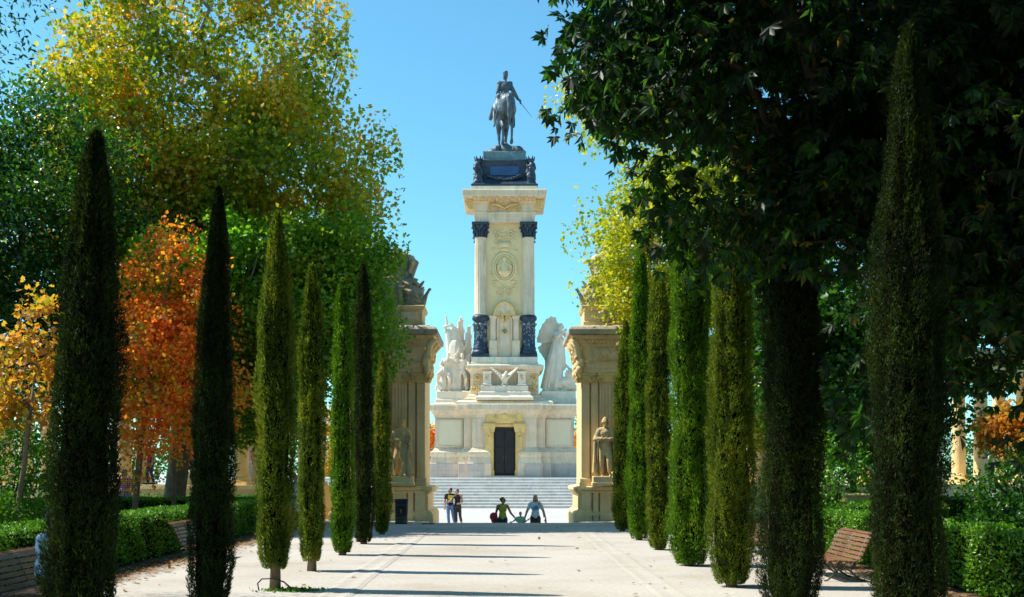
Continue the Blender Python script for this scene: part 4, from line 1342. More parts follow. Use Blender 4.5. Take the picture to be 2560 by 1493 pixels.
    tr.cap((.5, .5, 7.45), (.5, .5, 7.85), .36, .40); tr.ell((.5, .42, 7.98), (.40, .36, .24))
    for k in range(40):
        a = rn.uniform(0, 6.28); z = rn.uniform(7.5, 8.3)
        tr.cap((.5 + .34 * math.cos(a), .48 + .34 * math.sin(a), z), (.5 + .40 * math.cos(a + .5), .48 + .40 * math.sin(a + .5), z + rn.uniform(-.15, .15)), .08, .045, 6)
    tr.cap((.12, .3, 7.5), (.02, .25, 7.85), .09, .08); tr.cap((.02, .25, 7.85), (-.10, .2, 8.05), .07, .05); tr.ell((-.13, .2, 8.08), (.07, .06, .05))
    tr.cap((.55, .45, 8.05), (.80, .5, 8.45), .26, .20); tr.ell((.72, .45, 8.62), (.16, .18, .16)); tr.cap((.62, .4, 8.66), (.52, .35, 8.62), .06, .04)
    tr.cap((.7, .5, 8.72), (.86, .5, 8.86), .06, .02)
    for k in range(26):
        tr.cap((.5 + rn.uniform(-.2, .6), .3 + rn.uniform(-.1, .3), 8.0 + rn.uniform(0, .5)), (.5 + rn.uniform(-.2, .6), .3, 8.0 + rn.uniform(0, .5)), .07, .05, 6)
    tr.v = [(x * sx, y, z + zo) for x, y, z in tr.v]
    if sx < 0: tr.f = [tuple(reversed(f)) for f in tr.f]
    tr.sculpt('trophy', 'weathered_top', e, .03, 0)
    cr = MB(); rn = random.Random(99)
    cx0 = 1.55
    cr.ell((cx0, .3, 7.75), (.62, .25, .72)); cr.tube([(cx0 + .66 * math.cos(a), .2, 7.72 + .74 * math.sin(a)) for a in [2 * math.pi * i / 24 for i in range(25)]], .10, 8, False)
    scroll(cr, (cx0 - .62, 7.05), .26, 1.5, .09, 1, 1, .08); scroll(cr, (cx0 + .62, 7.05), .26, 1.5, .09, -1, 2, .08)
    cr.lathe([(.42, 8.45), (.48, 8.52), (.46, 8.62), (.50, 8.9), (.62, 9.12), (.55, 9.34), (.30, 9.46), (.12, 9.5), (.14, 9.6), (.04, 9.66)], cx0 - .55, .8, 18)
    for k in range(8):
        a = k * math.pi / 4
        cr.cap((cx0 - .55 + .46 * math.cos(a), .8 + .46 * math.sin(a), 8.6), (cx0 - .55 + .62 * math.cos(a), .8 + .62 * math.sin(a), 9.12), .07, .09, 6)
        cr.cap((cx0 - .55 + .62 * math.cos(a), .8 + .62 * math.sin(a), 9.12), (cx0 - .55 + .25 * math.cos(a), .8 + .25 * math.sin(a), 9.46), .08, .05, 6)
    foliage_relief(cr, cx0 - .7, cx0 + .6, 8.0, 8.5, .15, 40, .09, 510)
    cr.cap((cx0 - .45, .8, 7.5), (cx0 - .55, .8, 8.6), .5, .42)
    cr.v = [(x * sx, y, z + zo) for x, y, z in cr.v]
    if sx < 0: cr.f = [tuple(reversed(f)) for f in cr.f]
    cr.sculpt('crowned_shield', 'weathered_top', e, .03, 0)
    return e


pylon(-1, 'ornate tan stone gate pylon behind the dark litter bin, crowned shield on top')
pylon(1, 'ornate tan stone gate pylon with the caped statue, pale attic block on top')

# soldier statues on blocks in front of the pylons
for sx, lab in ((-1, 'yellow stained stone statue of a hooded soldier leaning on a tall shield'),
                (1, 'tan stone statue of a caped man with helmet beside a round drum')):
    e = tag(empty('stone_statue', (sx * 3.50, 38.52, 1.22)), lab, 'statue')
    pd = MB().loft(-.42, .42, -.26, .26, [(.03, 0), (.03, .10), (0, .13), (0, .30), (-.02, .33)])
    pd.build('pedestal', 'pylon_stone', e, False, .012)
    m = MB(); rn = random.Random(7 + sx)
    if sx < 0:
        J = pose(elR=(-.27, -.10, 1.16), wrR=(.0, -.22, 1.08), hdirR=(.8, -.2, -.2), elL=(.27, -.10, 1.16), wrL=(.12, -.24, 1.06), hdirL=(.6, -.2, -.3), knR=(-.16, -.12, .52), anR=(-.20, -.02, .08),
                 head=(.02, -.03, 1.62), face=(.1, -1, -.1))
        m.merge(body_prims(J, 1.18)); m.merge(top_prims(J, 1.2, False, 1.7, .03)); m.merge(bottom_prims(J, 1.15, 1.6, .02))
        m.ell((.02, .0, 1.68), (.11, .12, .12)); m.cap((.02, .05, 1.55), (.02, .06, 1.4), .12, .14)
        M = Matrix.Rotation(R(-14), 3, 'Y')
        m.ell((.14, -.24, .52), (.17, .06, .58), M); m.tube([(.30, -.24, 1.10), (.02, -.25, .02)], [.05, .07], 8)
        for k in range(12): m.tube([(-.25 + .04 * k, .10, 1.35), (-.32 + .055 * k, .16, .7), (-.34 + .06 * k, .12, .06)], [.05, .06, .06], 6)
    else:
        J = pose(elR=(-.30, -.08, 1.14), wrR=(-.06, -.20, 1.16), hdirR=(.8, -.1, 0), elL=(.28, -.06, 1.14), wrL=(.08, -.20, 1.14), hdirL=(-.7, -.1, 0), knL=(.12, -.14, .5), anL=(.14, -.08, .08))
        m.merge(body_prims(J, 1.15)); m.merge(top_prims(J, 1.15, False, 1.7, .03)); m.merge(bottom_prims(J, 1.1, 1.8, .02))
        m.lathe([(.105, 1.64), (.115, 1.67), (.10, 1.72), (.06, 1.80), (.015, 1.84)], 0, -.01, 16)
        for k in range(16):
            a = R(-15 + 210 * k / 15)
            m.tube([(.20 * math.cos(a), .02 + .10 * math.sin(a), 1.43), (.30 * math.cos(a), .06 + .16 * math.sin(a), 1.0), (.34 * math.cos(a), .06 + .17 * math.sin(a), .10)], [.05, .06, .055], 6)
        m.tube([(-.22, -.22, 1.1), (-.28, -.24, .02)], [.02, .015], 6)
    m2 = MB().merge(m, Matrix.Translation((0, 0, .31)) @ Matrix.Scale(1.12, 4))
    m2.sculpt('figure', 'statue_stone', e, .022, 1)
    if sx > 0:
        d = MB().lathe([(.20, .0), (.22, .04), (.20, .10), (.20, .38), (.23, .42), (.22, .47), (.12, .5)], .42, -.22, 20)
        d.ell((.36, -.26, .55), (.10, .08, .09)); d.ell((.50, -.2, .54), (.09, .08, .07))
        d.sculpt('drum', 'statue_stone', e, .02, 1)


# ------------------------------------------------------------------ curved colonnade
def colonnade(sx, label):
    e = tag(empty('colonnade', (sx * 6.1, CY - math.sqrt(CR ** 2 - 6.1 ** 2), PLZ)), label, 'colonnade')
    ex, ey = e.location.x, e.location.y

    def arc_solid(r0, r1, z0, z1, aa, ab, name, mat, n=16):
        m = MB(); vs = []
        for i in range(n + 1):
            a = aa + (ab - aa) * i / n
            for r in (r0, r1):
                x, y = ring_pt(a, r)
                for z in (z0, z1): vs.append((sx * x - ex, y - ey, z - PLZ))
        fs = []
        for i in range(n):
            b = i * 4; c = b + 4
            fs += [(b, c, c + 1, b + 1), (b + 2, b + 3, c + 3, c + 2), (b + 1, c + 1, c + 3, b + 3), (b, b + 2, c + 2, c)]
        fs += [(0, 1, 3, 2), (n * 4, n * 4 + 2, n * 4 + 3, n * 4 + 1)]
        m.add(vs, fs)
        m.build(name, mat, e)

    aa, ab = math.asin(6.0 / CR), R(48)
    arc_solid(CR - 1.6, CR + .50, PLZ, .30, aa, ab, 'stylobate', 'pylon_stone', 40)
    arc_solid(CR - 1.5, CR + .40, .296, 1.05, aa, ab, 'plinth_wall', 'panel_stone', 40)
    arc_solid(CR - 1.6, CR + .50, 1.046, 1.20, aa, ab, 'plinth_cap', 'pylon_stone', 40)
    na = int((ab - aa) / (2.55 / CR))
    lm = MB().loft(-.36, .36, -.36, .36, [(0, 0), (0, .14)])
    lm.lathe([(.35, .14), (.37, .20), (.33, .28), (.29, .31), (.31, .38), (.275, .43), (.275, 1.6), (.24, 4.05), (.27, 4.1), (.27, 4.16), (.32, 4.24)], 0, 0, 24)
    lm.loft(-.34, .34, -.34, .34, [(0, 4.22), (.03, 4.3), (.03, 4.36)])
    for q in (-1, 1):
        for yy in (-.33, .33): scroll(lm, (q * .30, 4.2), .11, 1.3, .04, q, 1.5, yy)
    cme = lm.mesh('column')
    pm = MB().box(-.62, .62, -.03, .03, 0, .52)
    pme = pm.mesh('wall_panel')
    for i in range(na + 1):
        a = aa + .03 + (ab - aa - .06) * i / na
        for r in (CR - .1, CR - 1.2):
            x, y = ring_pt(a, r)
            o = link('column', cme, 'pylon_stone', e, (sx * x - ex, y - ey, 1.2 - PLZ)); o.rotation_euler = (0, 0, sx * a)
        if i < na:
            a2 = a + (ab - aa - .06) / na / 2
            x, y = ring_pt(a2, CR + .40)
            o = link('wall_panel', pme, 'pylon_stone', e, (sx * x - ex, y - ey, .42 - PLZ)); o.rotation_euler = (0, 0, sx * a2)
    arc_solid(CR - 1.6, CR + .35, 5.56, 6.0, aa, ab, 'architrave', 'pylon_stone', 40)
    arc_solid(CR - 1.5, CR + .28, 5.996, 6.3, aa, ab, 'frieze', 'panel_stone', 40)
    arc_solid(CR - 1.8, CR + .60, 6.296, 6.6, aa, ab, 'cornice', 'weathered_top', 40)


colonnade(-1, 'curved tan stone colonnade on a low wall behind the orange tree')
colonnade(1, 'curved tan stone colonnade on a low wall behind the lawn and dark hedges')


# ------------------------------------------------------------------ trees
def tree(label, base, trunk_top, r0, ells, ncl, per, cr, lsize, shape, lmat, bark, seed, group=None, droop=0.0, name='broadleaf_tree', singles=0, extra=None, r_exp=0.52, surf=0.55):
    """trunk and limbs grown to leaf clusters spread through the crown's ellipsoids"""
    rng = np.random.default_rng(seed)
    e = tag(empty(name, (base[0], base[1], 0)), label, 'tree', group)
    B = np.array([base[0], base[1], 0.0])
    vol = np.array([x[3] * x[4] * x[5] for x in ells]) ** 0.85
    vol /= vol.sum()
    cents = []
    for el, f in zip(ells, vol):
        c = np.array(el[:3]); r = np.array(el[3:6])
        k = max(3, int(ncl * f))
        d = rng.normal(size=(k, 3)); d /= np.linalg.norm(d, axis=1, keepdims=True)
        rad = rng.uniform(0, 1, (k, 1)) ** (1 / 3)
        out = rng.uniform(size=(k, 1)) < surf
        rad = np.where(out, rng.uniform(.72, 1.04, (k, 1)), rad)
        lump = 1 + .16 * np.sin(d[:, :1] * 5 + seed) * np.cos(d[:, 2:3] * 6 + seed * 2) + .10 * np.sin(d[:, 1:2] * 9 + seed)
        cents.append(c + d * r * rad * lump)
    C = np.concatenate(cents)
    C = C[C[:, 2] > 0.8]
    # skeleton
    tt = np.array(trunk_top, dtype=float)
    nodes = [B.copy()]; par = [-1]
    for i in range(1, 7):
        f = i / 6
        nodes.append(B * (1 - f) + tt * f + np.array([math.sin(f * 5 + seed), math.cos(f * 4 + seed), 0]) * .02 * tt[2] * f * (1 - f))
        par.append(i - 1)
    start = 3
    order = np.argsort(np.linalg.norm(C - tt, axis=1))
    leafnode = []
    for ci in order:
        P = C[ci]
        A = np.array(nodes[start:])
        dv = P - A
        dist = np.linalg.norm(dv, axis=1) + np.where(dv[:, 2] < -0.2, 1.2 * np.abs(dv[:, 2]), 0)
        j = int(np.argmin(dist)) + start
        a = nodes[j]
        mid = (a + P) / 2 + rng.normal(size=3) * .07 * np.linalg.norm(P - a) + np.array([0, 0, .06 * np.linalg.norm(P - a)])
        nodes.append(mid); par.append(j); nodes.append(P); par.append(len(nodes) - 2)
        leafnode.append(len(nodes) - 1)
    cnt = np.zeros(len(nodes))
    for i in leafnode: cnt[i] += 1
    for i in range(len(nodes) - 1, 0, -1): cnt[par[i]] += cnt[i]
    rad = r0 * (np.maximum(cnt, .6) / cnt[0]) ** r_exp
    rad = np.maximum(rad, 0.010)
    rad[0] = r0 * 1.25
    m = MB()
    kids = {}
    for i in range(1, len(nodes)): kids.setdefault(par[i], []).append(i)
    trunk_pts = [tuple(nodes[i] - B) for i in range(7)]
    m.tube([trunk_pts[0]] + [tuple(np.array(trunk_pts[0]) * .94 + np.array(trunk_pts[1]) * .06)] + trunk_pts[1:], [r0 * 1.35, r0 * 1.08] + [max(rad[i], .02) for i in range(1, 7)], 12)
    for i in range(7, len(nodes)):
        j = par[i]
        s = 7 if rad[i] > .05 else 4
        m.tube([tuple(nodes[j] - B), tuple(nodes[i] - B)], [min(rad[j], rad[i] * 1.35), rad[i]], s, False)
    m.build('trunk', bark, e, True)
    # leaves
    N = len(C) * per
    ci = np.repeat(np.arange(len(C)), per)
    sc = rng.uniform(.65, 1.25, len(C))[ci][:, None]
    off = np.clip(rng.normal(size=(N, 3)), -1.7, 1.7) * np.array([1, 1, .72]) * cr * .52 * sc
    P = C[ci] + off
    al = rng.normal(size=(N, 3)) + off / (cr + 1e-6) * .9 + np.array([0, 0, -.25 - droop])
    roll = rng.normal(size=(N, 3)) * .8 + np.array([0, 0, .35])
    sz = rng.uniform(.65, 1.25, N) * lsize
    if extra is not None: P, al, roll, sz = extra(rng, P, al, roll, sz)
    keep = P[:, 2] > .25
    P, al, roll, sz = P[keep], al[keep], roll[keep], sz[keep]
    idx = np.arange(len(P))
    cro = None
    if singles:
        vis = np.argsort(P[:, 1] - np.where(P[:, 2] < 9, 6, 0))[:singles * 6]
        pick = rng.permutation(vis)[:singles]
        mask = np.ones(len(P), bool); mask[pick] = False
        idx = np.where(mask)[0]
    V, F = scatter(rng, P[idx], al[idx], sz[idx], shape, roll[idx])
    cro = link('crown', fastmesh('crown', V - B, F), lmat, e)
    if singles:
        tv, tf = LEAF['palmate']
        me = fastmesh('leaf', tv, tf); me.materials.append(MATS[lmat])
        for i in pick:
            a = Vector(al[i]).normalized(); nv = Vector(roll[i]); nv = (nv - a * nv.dot(a)).normalized()
            c = a.cross(nv)
            o = link('leaf', me, None, cro)
            Mx = Matrix((c, a, nv)).transposed().to_4x4()
            o.matrix_local = Matrix.Translation(Vector(P[i] - B)) @ Mx @ Matrix.Scale(float(sz[i]), 4)
        rest = cro
    return e


# plane tree, autumn yellow, behind the left cypresses
tree('tall plane tree turning yellow-brown above the row of cypresses, pale forked limbs', (-10.8, 36.4), (-9.5, 36.4, 11.2), .34,
     [(-10.4, 36.4, 14.4, 4.6, 3.0, 5.9), (-6.8, 36.2, 11.2, 3.0, 2.6, 3.4), (-12.7, 36.4, 10.2, 3.4, 2.8, 4.4), (-8.4, 36.0, 7.8, 3.0, 2.4, 2.9)],
     640, 132, .92, .145, 'lobed', 'leaf_plane', 'bark_plane', 1)
# green plane tree partly in front of the pylon
tree('bright green plane tree leaning over the gate pylon with the litter bin', (-6.2, 35.0), (-5.9, 34.6, 5.4), .17,
     [(-6.0, 34.4, 7.4, 2.3, 2.0, 2.2), (-4.9, 34.2, 5.8, 1.8, 1.6, 1.5), (-7.2, 34.6, 4.6, 2.0, 1.8, 2.0), (-4.6, 34.2, 8.2, 1.2, 1.2, 1.0)],
     290, 150, .72, .15, 'dia', 'leaf_plane_green', 'bark_plane', 2)
tree('leafy green tree beyond the clipped hedge and the orange tree', (-9.4, 36.6), (-9.2, 36.5, 4.0), .15,
     [(-9.3, 36.5, 5.4, 2.6, 1.8, 2.8), (-12.4, 37.0, 5.6, 2.6, 1.8, 2.4)], 170, 150, .85, .145, 'dia', 'leaf_plane_green', 'bark_dark', 12)
# orange maple with green top shoots
tree('young tree with flaming orange leaves and thin straight trunk', (-10.25, 31.0), (-9.7, 31, 5.4), .085,
     [(-9.7, 31, 4.2, 1.75, 1.4, 2.5), (-9.1, 31, 6.3, 1.35, 1.1, 2.0), (-8.5, 31, 4.2, 1.3, 1.0, 1.5)],
     200, 88, .56, .13, 'dia', 'leaf_maple', 'bark_young', 3, name='maple_tree')
tree('young tree with fresh lime green feathery top behind the orange tree', (-9.6, 32.6), (-9.4, 32.6, 6.8), .06,
     [(-10.4, 32.6, 7.8, .9, .7, .8), (-8.3, 32.6, 8.5, .6, .6, .8), (-9.3, 32.6, 7.4, 1.2, .8, 1.0)], 50, 90, .55, .18, 'oval', 'leaf_limegreen', 'bark_young', 4)
# thin amber sapling at the far left
tree('thin sapling with sparse amber leaves and leaning grey trunk beside the green shrub', (-12.25, 28.0), (-11.75, 28, 3.8), .060,
     [(-11.9, 28, 3.9, .95, .8, 1.3), (-11.7, 28, 5.2, .7, .6, 1.0), (-12.6, 28, 3.6, .6, .6, .8)], 60, 24, .42, .15, 'lobed', 'leaf_amber', 'bark_young', 5, name='sapling')
# dark green trees on the left
tree('dark fine-leaved tree hanging over the bench with the seated person', (-9.2, 12.5), (-8.8, 12.4, 6.4), .24,
     [(-8.9, 12.4, 8.6, 3.5, 3.8, 3.2), (-9.2, 12.2, 6.0, 2.8, 3.4, 2.4), (-6.7, 12.6, 8.3, 1.5, 2.0, 1.3)],
     470, 150, .70, .085, 'spray', 'leaf_dark', 'bark_dark', 6, droop=.4)
tree('big deep green tree behind the amber sapling', (-16.4, 33.5), (-15.6, 33.5, 6.5), .30,
     [(-15.4, 33.0, 7.2, 4.2, 2.8, 4.8), (-13.6, 32.6, 9.6, 2.8, 2.2, 3.2), (-17.5, 33.5, 11.0, 3.2, 2.4, 2.6)], 400, 150, 1.0, .15, 'dia', 'leaf_dark', 'bark_dark', 7)
# right side
tree('yellow-green plane tree rising beside the gate pylon with the caped statue', (7.4, 37.6), (6.4, 37.4, 8.0), .28,
     [(6.3, 37.2, 9.3, 3.5, 2.8, 3.0), (4.6, 37.8, 14.6, 2.2, 2.0, 1.7), (8.4, 37, 6.2, 3.0, 2.6, 4.0), (4.9, 36.8, 8.0, 1.7, 1.5, 1.6)],
     380, 160, 1.0, .15, 'dia', 'leaf_yellow', 'bark_plane', 8)


def hang(rng, P, al, roll, sz):
    al = al * .55 + np.array([0, 0, -1.0])
    roll = rng.normal(size=P.shape) * .7 + np.array([0, -.4, .6])
    return P, al, roll, sz


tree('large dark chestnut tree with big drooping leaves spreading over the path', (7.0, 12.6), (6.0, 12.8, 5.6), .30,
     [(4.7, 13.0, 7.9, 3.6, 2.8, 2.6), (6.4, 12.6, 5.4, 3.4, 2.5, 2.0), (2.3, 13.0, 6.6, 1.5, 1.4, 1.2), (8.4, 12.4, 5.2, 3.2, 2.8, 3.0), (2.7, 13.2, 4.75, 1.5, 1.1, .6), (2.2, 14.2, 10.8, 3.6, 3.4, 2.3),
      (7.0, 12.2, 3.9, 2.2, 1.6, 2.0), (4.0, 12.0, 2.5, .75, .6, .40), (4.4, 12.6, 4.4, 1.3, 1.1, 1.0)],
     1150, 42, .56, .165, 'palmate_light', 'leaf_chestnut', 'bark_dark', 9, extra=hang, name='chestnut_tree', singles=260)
for i, (x, y, lb) in enumerate([(-10.5, -7.0, 'broad dark tree added unseen behind the viewpoint for shade, seated person side'), (10.5, -7.0, 'broad dark tree added unseen behind the viewpoint for shade, lawn side'),
                                (-4.6, -16.0, 'tall dark tree added unseen farther behind the viewpoint for shade, seated person side'), (4.6, -17.0, 'tall dark tree added unseen farther behind the viewpoint for shade, lawn side')]):
    tree(lb, (x, y), (x, y, 6), .3, [(x, y, 7.5, 5.0, 4.4, 6.2), (x * .72, y + 1, 4.2, 3.6, 3.4, 3.2)], 260, 42, 1.2, .46, 'dia', 'leaf_dark', 'bark_dark', 50 + i, group='unseen shade trees added behind the viewpoint')  # unseen trees added to keep sky light off the near cypresses
tree('black shaded chestnut crown in the corner beyond the tallest cypress, mostly unseen canopy added for shade', (8.2, 6.2), (7.4, 6.4, 5.8), .30,  # mostly out of view; canopy added overhead to shade the foreground
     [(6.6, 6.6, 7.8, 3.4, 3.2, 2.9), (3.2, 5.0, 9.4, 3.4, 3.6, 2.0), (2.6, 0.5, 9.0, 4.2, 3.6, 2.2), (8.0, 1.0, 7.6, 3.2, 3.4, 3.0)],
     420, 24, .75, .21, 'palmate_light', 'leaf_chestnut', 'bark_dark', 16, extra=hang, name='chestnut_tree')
tree('black shaded crown, fine leaves, opposite the tallest cypress, mostly unseen canopy added over the path for shade', (-8.4, 4.6), (-7.4, 4.8, 6.2), .28,  # foliage above and behind the viewpoint is added, unseen, to darken the near end
     [(-6.6, 5.6, 8.6, 3.4, 3.4, 2.7), (-4.0, 0.5, 9.2, 3.6, 3.6, 2.2), (-8.6, 0.0, 7.6, 3.0, 3.4, 3.0)],
     360, 110, .85, .13, 'dia', 'leaf_dark', 'bark_dark', 17, droop=.4)
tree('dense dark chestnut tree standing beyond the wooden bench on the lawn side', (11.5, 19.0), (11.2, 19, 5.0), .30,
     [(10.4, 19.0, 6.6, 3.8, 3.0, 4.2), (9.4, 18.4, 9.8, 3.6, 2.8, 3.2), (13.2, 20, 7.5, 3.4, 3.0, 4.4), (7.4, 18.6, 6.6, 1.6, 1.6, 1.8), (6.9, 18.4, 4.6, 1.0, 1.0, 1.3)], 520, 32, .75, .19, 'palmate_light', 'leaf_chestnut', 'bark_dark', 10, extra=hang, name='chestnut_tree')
tree('small dark green tree above the yellow cabinet', (9.9, 31.5), (9.6, 31.4, 3.6), .12,
     [(9.4, 31.2, 4.6, 2.3, 1.7, 2.8), (7.9, 31.4, 5.4, 1.5, 1.2, 2.2), (11.4, 31.8, 4.4, 2.2, 1.8, 2.4)], 170, 95, .7, .18, 'lobed', 'leaf_dark', 'bark_dark', 13)
tree('small orange-leaved tree in front of the colonnade beyond the lawn', (16.8, 35.0), (16.4, 35, 2.8), .09,
     [(16.2, 34.8, 2.9, 1.3, 1.1, .8)], 90, 60, .55, .14, 'lobed', 'leaf_amber', 'bark_young', 14, name='maple_tree')
tree('broad dark green tree beyond the small orange-leaved tree', (17.5, 31.0), (17.2, 31, 6.0), .25,
     [(16.6, 31.0, 9.0, 4.6, 3.0, 3.8), (12.8, 30.4, 9.8, 3.2, 2.6, 4.0), (10.0, 30.6, 8.6, 2.4, 2.0, 3.0)], 400, 130, 1.0, .17, 'oval', 'leaf_dark', 'bark_dark', 15)
# far trees beyond the monument
far = [(-12.5, 128, 10.5, 'leaf_dark', 'tall green tree far beyond the entwined marble figures'), (12.8, 128, 9.6, 'leaf_dark', 'tall green tree far beyond the winged marble woman'),
       (-8.6, 118, 6.4, 'leaf_maple', 'low orange tree far beyond the entwined marble figures'), (9.0, 118, 6.6, 'leaf_maple', 'low orange tree far beyond the winged marble woman'),
       (-18, 126, 9.5, 'leaf_amber', 'amber tree far beyond the colonnade on the entwined figures side'), (18, 126, 10, 'leaf_yellow', 'yellow-green tree far beyond the colonnade on the lion side')]
for i, (x, y, h, lm_, lb_) in enumerate(far):
    tree(lb_, (x, y), (x, y, h * .5), .22, [(x, y, h * .55, 3.2, 2.6, h * .46)], 60, 70, 1.1, .34, 'dia', lm_, 'bark_dark', 30 + i, group='trees beyond the monument')


# lake beyond the terrace and the wood on its far bank
tag(MB().add([(-400, 101, PLZ + .01), (400, 101, PLZ + .01), (400, 190, PLZ + .01), (-400, 190, PLZ + .01)], [(0, 1, 2, 3)]).build('lake', 'lake_water'), kind='structure')
rng = np.random.default_rng(21)
NC = 900
cx_ = rng.uniform(-150, 150, NC); hh_ = 9 + 3 * np.sin(cx_ * .21) + 2 * np.sin(cx_ * .53 + 1)
cc = np.c_[cx_, rng.uniform(192, 204, NC), PLZ + .6 + hh_ * rng.uniform(0, 1, NC)]
P = np.repeat(cc, 46, 0) + np.clip(rng.normal(size=(NC * 46, 3)), -1.7, 1.7) * np.array([1.7, 1.4, 1.3])
P[:, 2] = np.maximum(P[:, 2], PLZ + .1)
V, F = scatter(rng, P, rng.normal(size=P.shape), rng.uniform(.5, .9, len(P)), 'dia')
tag(link('far_wood', fastmesh('far_wood', V, F), 'leaf_dark'), 'far-off belt of green trees on the bank beyond the colonnade', 'wood', kind='stuff')


# ------------------------------------------------------------------ cypresses
def cypress(x, y, H, rad, label, seed, bare=0.25, lean=0.0, dens=5200, top=.28, mat='leaf_cypress_green'):
    rng = np.random.default_rng(seed)
    rad = rad - .02
    e = tag(empty('cypress', (x, y, 0)), label, 'cypress', 'cypresses lining the path')
    tr = MB().tube([(0, 0, -.02), (0.01, 0, bare + .2), (lean * .3, 0, H * .4), (lean * .9, 0, H * .93)], [.085, .065, .05, .012], 10)
    tr.build('trunk', 'bark_young', e, True)

    def prof(t):
        low = np.clip(t / .10, 0, 1) ** .6 * .45 + .55
        up = np.clip((1 - t) / top, 0, 1) ** .56
        mid = 1 - .16 * np.clip((t - .15) / .85, 0, 1)
        return low * up * mid

    ph = rng.uniform(0, 6.28, 6)

    def lump(th, z):
        return 1 + .08 * np.sin(2 * th + ph[0] + z * 1.1) + .08 * np.sin(3 * th + ph[1] - z * 2.3) + .07 * np.sin(7 * th + ph[2] + z * 1.7) + .06 * np.sin(z * 5.3 + ph[3] + th) + .04 * np.sin(11 * th + ph[4] - z * 2.9)

    hh = H - bare
    zs = np.linspace(0.02, .97, 26)
    seg = 18
    cv = []; cf = []
    for i, t in enumerate(zs):
        for j in range(seg):
            th = 2 * math.pi * j / seg
            z = bare + t * hh
            r = rad * float(prof(t)) * .66 * float(lump(th, z))
            cv.append((r * math.cos(th) + lean * (z / H) ** 1.2, r * math.sin(th), z))
    for i in range(len(zs) - 1):
        for j in range(seg):
            a = i * seg + j; b = i * seg + (j + 1) % seg
            cf.append((a, b, b + seg, a + seg))
    cm = MB(); cm.add(cv, cf)
    ks = min(1.2, max(.62, y / 21))
    N = int(dens / ks ** 1.8 * 2 * math.pi * rad * hh * .85)
    nt_ = N // 7 + 1                                   # upright tufts, each a spray of scale leaves
    tt_ = rng.uniform(0, 1, nt_); tth = rng.uniform(0, 2 * math.pi, nt_); tdp = 1 - np.abs(rng.normal(0, .13, nt_)) + .05 * (rng.uniform(size=nt_) < .12)
    k = np.repeat(np.arange(nt_), 7)[:N]
    up_ = rng.uniform(-.5, 1, N)
    t = np.clip(tt_[k] + up_ * .09 * ks / hh, 0.002, .998)
    th = tth[k] + rng.normal(0, .022, N) / max(rad, .1) * ks * (1.1 - .6 * np.clip(up_, 0, 1))
    z = bare + t * hh
    dep = tdp[k] + rng.normal(0, .03, N) - .10 * np.clip(-up_, 0, 1)
    r = rad * prof(t) * lump(th, z) * dep
    P = np.c_[r * np.cos(th) + lean * (z / H) ** 1.2, r * np.sin(th), z]
    radial = np.c_[np.cos(th), np.sin(th), np.zeros(N)]
    al = radial * rng.normal(.30, .45, (N, 1)) + np.array([0, 0, 1.0]) + rng.normal(size=(N, 3)) * .45
    roll = radial * .8 + rng.normal(size=(N, 3)) * .55
    sz = rng.uniform(.030, .075, N) * ks
    tuft = rng.uniform(size=N) < .03
    sz = np.where(tuft, sz * 1.7, sz)
    P[:, 2] = np.maximum(P[:, 2], .03)
    V, F = scatter(rng, P, al, sz, 'needle', roll)
    cr = link('crown', fastmesh('crown', V, F), mat, e)
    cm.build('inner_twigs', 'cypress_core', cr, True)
    return e


Lc = [(8.7, 4.35, .30, 0.10, .14), (12.6, 4.9, .275, .12, .10), (16.2, 5.45, .29, .30, .03), (19.3, 5.25, .245, .16, .0), (23.0, 5.65, .25, .04, .0), (26.5, 6.6, .255, .03, -.02), (30.5, 4.95, .255, .05, 0)]
nth = ['first', 'second', 'third', 'fourth', 'fifth', 'sixth', 'seventh']
for i, (y, H, r, b, ln) in enumerate(Lc):
    lab = 'narrow clipped cypress, %s of its row counting from the litter bin' % nth[6 - i]
    if i == 2: lab = 'narrow clipped cypress with bare stem and black hose at its foot'
    cypress(-3.30, y, H, r, lab, 60 + i, b, ln, top=[.40, .55, .30, .26, .26, .22, .30][i], mat='leaf_cypress_' + ['dark', 'dark', 'olive', 'olive', 'green', 'dark', 'olive'][i])  # nearest two: canopy shade put into leaf colour; the farther dark one is its own
Rc = [(9.4, 5.45, .33, .05, .0), (13.2, 5.6, .39, .04, 0), (16.7, 5.3, .355, .03, 0), (20.4, 6.2, .39, .0, 0), (24.5, 6.1, .28, .0, 0), (28.0, 7.45, .31, .0, .05), (32.0, 6.0, .30, .04, .10)]
for i, (y, H, r, b, ln) in enumerate(Rc):
    lab = 'dense clipped cypress, %s of its row counting from the caped statue' % nth[6 - i]
    cypress(3.40, y, H, r, lab, 80 + i, b, ln, top=[.42, .16, .10, .10, .14, .34, .34][i], mat='leaf_cypress_' + ['dark', 'dark', 'olive', 'green', 'olive', 'green', 'olive'][i])  # nearest two dark-leaved, carrying the overhead shade in their colour

hz = tag(empty('garden_hose', (-3.30, 16.2, 0)), 'thin black irrigation hose arching over the foot of the bare-stemmed cypress', 'hose')
MB().tube([(-.22, -.05, -.01), (-.24, -.06, .10), (-.17, -.10, .17), (0, -.13, .18), (.15, -.12, .13), (.24, -.10, .05), (.34, -.06, .012), (.52, -.05, .010)], .011, 8).build('hose', 'hose_rubber', hz, True)
rng = np.random.default_rng(4)
N = 420
p = np.c_[-3.05 + rng.normal(0, .20, N), 16.1 + rng.normal(0, .10, N), np.full(N, .002)]
V, F = scatter(rng, p, rng.normal(size=(N, 3)) * .7 + np.array([0, 0, .7]), rng.uniform(.02, .07, N), 'oval')
tag(link('weeds', fastmesh('weeds', V, F), 'leaf_hedge'), 'low green weeds sprouting round the bare cypress stem', 'weeds', kind='stuff')


